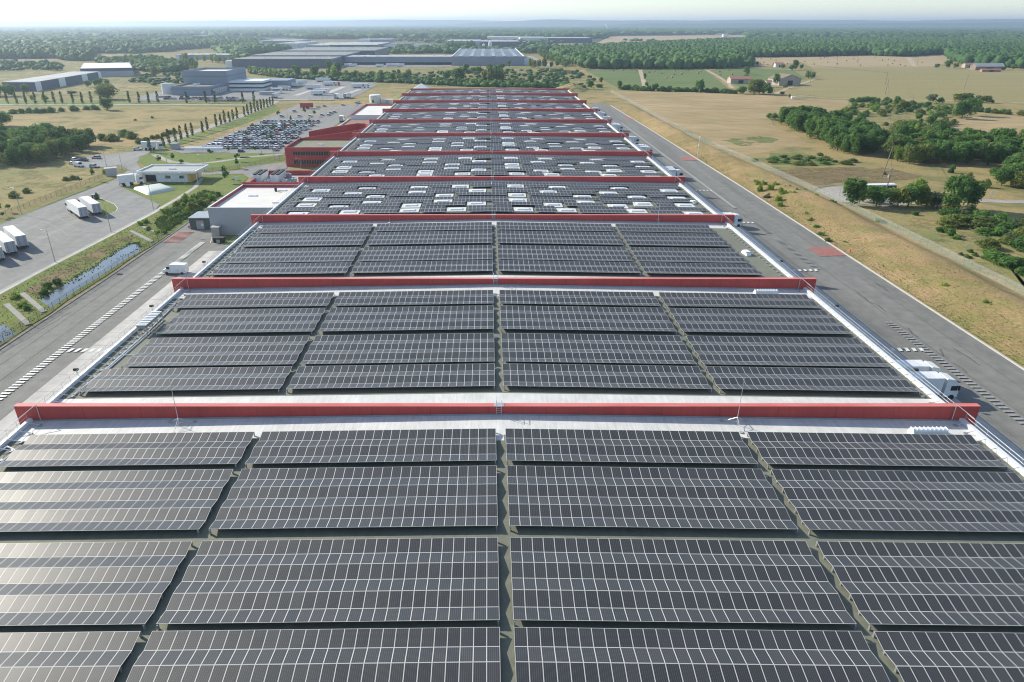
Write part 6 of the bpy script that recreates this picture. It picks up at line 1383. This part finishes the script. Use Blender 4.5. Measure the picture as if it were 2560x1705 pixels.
for u, v_, w_ in U[:6000]:
    y = 1180*(2900/1180)**u; x = (v_*2-1)*y*.6
    if not inpoly((x, y), ex[2]) or y < 1500 or dens(x*2.3, y*2.3) < .35: continue
    out.append((x, y, 6+4*w_, 6+5*w_))
B_ = [o for o in bpy.data.objects if o.name.startswith(('distribution', 'office', 'workshop', 'tower', 'entrance'))]
canopy('tree clumps among the distant industrial halls', out, 14)

# ------------------------------------------------------------ fences, poles, small things
def fence(name, label, pts, h, mat, sp=2.5, post='greenpaint', r=.05, zf=None):
    W_ = [Vector(p) for p in pts]; o = tag(empty(name, (W_[0].x, W_[0].y, 0)), label, 'fence'); ox, oy = W_[0]
    pan = MB(); pm = MB().tube((0, 0, 0), (0, 0, h), r, 5).mesh('post', post); n = 0; extra = MB(); rail = MB()
    for a, c in zip(W_, W_[1:]):
        L_ = (c-a).length; k = max(1, int(L_/sp))
        for i in range(k):
            p = a+(c-a)*i/k; q = a+(c-a)*(i+1)/k
            if n < 99: u = add('post', pm, o); u.location = (p.x-ox, p.y-oy, 0)
            else: extra.tube((p.x-ox, p.y-oy, 0), (p.x-ox, p.y-oy, h), r, 5)
            n += 1
        pan.face([(a.x-ox, a.y-oy, .05), (c.x-ox, c.y-oy, .05), (c.x-ox, c.y-oy, h-.03), (a.x-ox, a.y-oy, h-.03)])
        rail.tube((a.x-ox, a.y-oy, h-.03), (c.x-ox, c.y-oy, h-.03), .02, 4)
    pan.build('wire_mesh', mat, o); rail.build('top_wire', post, o)
    if extra.v: e = extra.build('post', post, o); e['kind'] = 'stuff'
    return o
fence('wire_fence', 'long grey wire fence on the field side of the embankment', [(121.5, 60), (121.4, 144.6), (121.2, 185), (120.7, 230), (119.5, 252.8), (116, 314.7), (111.2, 370), (110.9, 520), (110.2, 649)], 2.1, 'chain', 3, 'steel', .03)
fence('wire_fence', 'dark green fence between the left road and the pond', [(-93.9, 60), (-93.6, 117), (-93.3, 155), fB(1180, 960), fB(1370, 830)], 1.9, 'netting', 2.6)
fence('wire_fence', 'green fence along the grass edge of the lorry park', [fB(-500, 860), fB(0, 660), fB(300, 540), fB(560, 440), fB(870, 318)], 1.8, 'netting', 3)
fence('wire_fence', 'thin fence crossing the lawn behind the gatehouse', [fB(1690, 275), fA(1720, 1450), fA(2000, 1425), fC(0, 1420), fC(370, 1330)], 1.8, 'netting', 3)
fence('gate', 'grey sliding gate by the small grey hut at the lorry park', [fB(960, 270), fB(1070, 245)], 2.2, 'chain', 1.2, 'steel')
fence('gate', 'grey sliding gate at the end of the cypress road', [fB(1335, 118), fB(1390, 108)], 2.4, 'chain', 1.2, 'steel')
fence('wire_fence', 'fence around the factory car park and yard', [fF(-50, 1515), fF(500, 1520), fF(1300, 1522), fF(2200, 1500)], 2, 'netting', 4)
def lamp(px, py, h, f, label, arm=1.2, z=0):
    x, y = f(px, py); o = tag(empty('lamp_post', (x, y, z), random.uniform(-.4, .4)), label, 'lamp post', 'lamp posts')
    MB().tube((0, 0, 0), (0, 0, h), .11, 7, 0, .06).build('pole', 'steel', o); MB().tube((0, 0, h), (-arm, 0, h+.12), .05, 5).build('arm', 'steel', o); MB().box(-arm-.5, -arm+.1, -.14, .14, h+.06, h+.2).build('lamp_head', 'alu_light', o); return o
lamp(465, 1030, 8.5, fB, 'lamp post at the lorry park kerb right of the left trailers'); lamp(935, 775, 8.5, fB, 'lamp post at the lorry park kerb below the grass island'); lamp(1290, 580, 8, fB, 'lamp post on the path below the water bag', 1.0)
lamp(182, 627, 8.5, fB, 'lamp post on the far grass edge of the lorry park'); lamp(1030, 250, 8, fB, 'lamp post near the sliding gate'); lamp(898, 228, 7, fB, 'lamp post in the turning area'); lamp(1560, 390, 5, fB, 'lamp post before the gatehouse'); lamp(1408, 215, 7, fB, 'lamp post on the lawn before the car park'); lamp(1722, 270, 7, fB, 'lamp post right of the gatehouse roof'); lamp(2308, 1330, 6, fA, 'lamp post on the lawn near the red office')
for i, (a, c) in enumerate(((1965, 1110), (2280, 960), (1800, 1200), (2200, 1300))): lamp(a, c, 7, fA, f'lamp post by the car park edge, {nth(i)} of the left group')
for i, (a, c) in enumerate(((700, 900), (590, 885), (400, 985), (250, 1270), (520, 1480))): lamp(a, c, 7, fC, f'lamp post around the car park, {nth(i)} of the right group')
x, y = fR3(1828, 1322, .6); o = tag(empty('camera_mast', (x, y, .5)), 'tall mast with cameras on the embankment beside the road', 'mast'); MB().tube((0, 0, 0), (0, 0, 9.2), .12, 7).build('pole', 'alu_light', o); MB().box(-.3, .5, -.2, .2, 8.9, 9.3).build('camera', 'white', o); MB().box(-.2, .4, -.2, .2, 5.0, 5.6).build('camera', 'white', o)
x, y = fR3(1706, 1215, .6); o = tag(empty('notice_sign', (x, y, .5)), 'small white notice on a post at the embankment', 'sign'); MB().tube((0, 0, 0), (0, 0, 1.8), .04, 5).build('post', 'steel', o); MB().box(-.4, .4, -.05, 0, 1.6, 2.4).build('panel', 'white', o)
x, y = fR8(880, 948); o = tag(empty('hydrant', (x+.3, y, .1)), 'small orange hydrant beside the red hatched area', 'hydrant'); MB().tube((0, 0, 0), (0, 0, .8), .16, 10).build('barrel', 'orange', o); MB().tube((0, 0, .8), (0, 0, 1.0), .22, 10, 0, .1).build('cap', 'orange', o)
def pole(px, py, h, f, label, lean=0, cross=True, m='wood', r=.22):
    x, y = f(px, py); o = tag(empty('utility_pole', (x, y, 0)), label, 'utility pole', 'power line poles'); MB().tube((0, 0, 0), (lean, 0, h), r, 6, 0, r*.65).build('pole', m, o)
    if cross: MB().box(lean-.9, lean+.9, -.06, .06, h-.5, h-.36).build('crossarm', 'steel', o)
    return o, Vector((x+lean, y, h-.3))
_, q1 = pole(1155, 325, 12.5, fR8, 'leaning wooden pole standing alone in the meadow beyond the turning loop', 1.6, False)
o2, q2 = pole(1185, 462, 9.5, fR8, 'utility pole with transformer beside the blue bus', .3); MB().box(-.4, .5, -.4, .4, 6.2, 7.2).build('transformer', 'steel', o2)
_, q3 = pole(1187, 795, 12, fR4, 'utility pole with crossarm at the near edge of the olive field'); _, q4 = pole(1187, 715, 12, fR4, 'utility pole in the near middle of the olive field'); _, q5 = pole(1850, 752, 13, fR4, 'thin pole standing alone in the right part of the olive field', .8, False)
pole(250, 795, 12, fR4, 'pale pole beside the wide gabled barn', .4, False, 'alu'); pole(558, 690, 9, fR4, 'pole at the track by the two round trees', .2, False); pole(775, 552, 14, fR4, 'pole in the straw field among the bales', .3, False); pole(1450, 556, 14, fR4, 'pole at the right part of the straw field', .3, False)
pole(1168, 1228, 10, fR4, 'thin pole hidden between the two groves', .4, False, 'wood', .1); pole(800, 470, 6, fR8, 'thin white post at the turning loop', 0, False, 'alu', .07)
b = MB(); ox = q3
for a, c in ((q2, q1+Vector((0, 0, -.4))), (q1, q3), (q3, q4), (q4, Vector((q4.x+5, q4.y+260, 10)))):
    n = 10
    for i in range(n):
        s0, s1 = i/n, (i+1)/n; f = lambda s: a+(c-a)*s+Vector((0, 0, -3.2*s*(1-s))); b.tube(f(s0)-ox, f(s1)-ox, .07, 3)
o = b.build('power_cable', 'dark'); o.location = ox; tag(o, 'sagging power cable running up the meadow past both groves', 'cable')
x, y = fR8(1180, 470); o = tag(empty('bus', (x, y+4, .3), R(6)), 'blue and white bus parked at the turning loop behind the trees', 'bus'); MB().box(-5.5, 5.5, -1.25, 1.25, .4, 1.6).build('lower_body', 'busblue', o); MB().box(-5.5, 5.5, -1.22, 1.22, 1.6, 2.7).build('windows', 'glass', o); MB().box(-5.5, 5.5, -1.25, 1.25, 2.7, 3.1).build('roof', 'white', o)
for xx in (-3.6, 3.4):
    for s in (-1.1, 1.1): MB().tube((xx, s-.15, .45), (xx, s+.15, .45), .45, 12).build('wheel', 'rubber', o)
x, y = fR8(2073, 495); o = tag(empty('road_sign', (x, y, 0)), 'small pale road sign beside the country road at the right', 'sign'); MB().tube((0, 0, 0), (0, 0, 2), .04, 5).build('post', 'steel', o); MB().box(-.5, .5, -.04, 0, 1.8, 2.8).build('panel', 'white', o)
x, y = fB(1608, 815); o = tag(empty('no_entry_sign', (x, y, 0)), 'round red and white no-entry sign on the grass island by the annex', 'sign'); MB().tube((0, 0, 0), (0, 0, 2.6), .04, 5).build('post', 'steel', o); MB().tube((0, -.04, 2.9), (0, 0, 2.9), .45, 16).build('disc', 'redpaint', o); MB().box(-.3, .3, -.06, -.045, 2.82, 2.98).build('bar', 'white', o)
for i, (a, c, f) in enumerate(((1083, 405, fB), (1992, 352, fB), (2330, 170, fB))):
    x, y = f(a, c); o = tag(empty('notice_board', (x, y, 0)), ['pale notice board on the kerb in front of the gatehouse', 'pale notice board on the lawn near the annex corner', 'pale notice board on the lawn near the red office'][i], 'sign'); MB().box(-.7, .7, -.05, .05, .7, 2.2).build('panel', 'white', o); MB().box(-.6, -.5, 0, .06, 0, .7).box(.5, .6, 0, .06, 0, .7).build('post', 'steel', o)
x, y = fB(1003, 1130); structure(MB().face([(x-.7, y-.5, zt+.004), (x+.7, y-.5, zt+.004), (x+.7, y+.5, zt+.004), (x-.7, y+.5, zt+.004)]).build('drain_cover', 'dark'))
o = tag(empty('livestock_trailer', (*fR4(460, 833), 0)), 'small white trailer with rails standing at the field track', 'trailer'); MB().box(-6, -3, -1, 1, .5, 2).build('box', 'white', o); MB().box(-2.5, 6, -1, 1, .5, .7).build('bed', 'steel', o)
for xx in range(-2, 7): MB().box(xx-.05, xx+.05, -1, -.9, .7, 1.8).build('rail', 'steel', o)

# ------------------------------------------------------------ haze
m = bpy.data.materials.new('haze'); m.use_nodes = True; t = m.node_tree; t.nodes.remove(t.nodes['Principled BSDF'])
pv = t.nodes.new('ShaderNodeVolumePrincipled'); pv.inputs['Color'].default_value = (.66, .80, 1, 1); pv.inputs['Density'].default_value = .000115; pv.inputs['Anisotropy'].default_value = .45
lk(t, pv.outputs[0], t.nodes['Material Output'].inputs['Volume']); M['haze'] = m
o = MB().box(-17500, 17500, -3000, 17600, -1, 142).build('haze', 'haze'); tag(o, 'thin bluish haze over the whole plain', 'haze', None, 'stuff')
print('objects', len(bpy.data.objects), 'trees', len(QUEUE))

import re
for o_ in bpy.data.objects:
    if o_.parent is None and o_.get('label') and len(re.findall(r"[A-Za-z]+", o_['label'])) > 16: print('LONG', o_['label'])
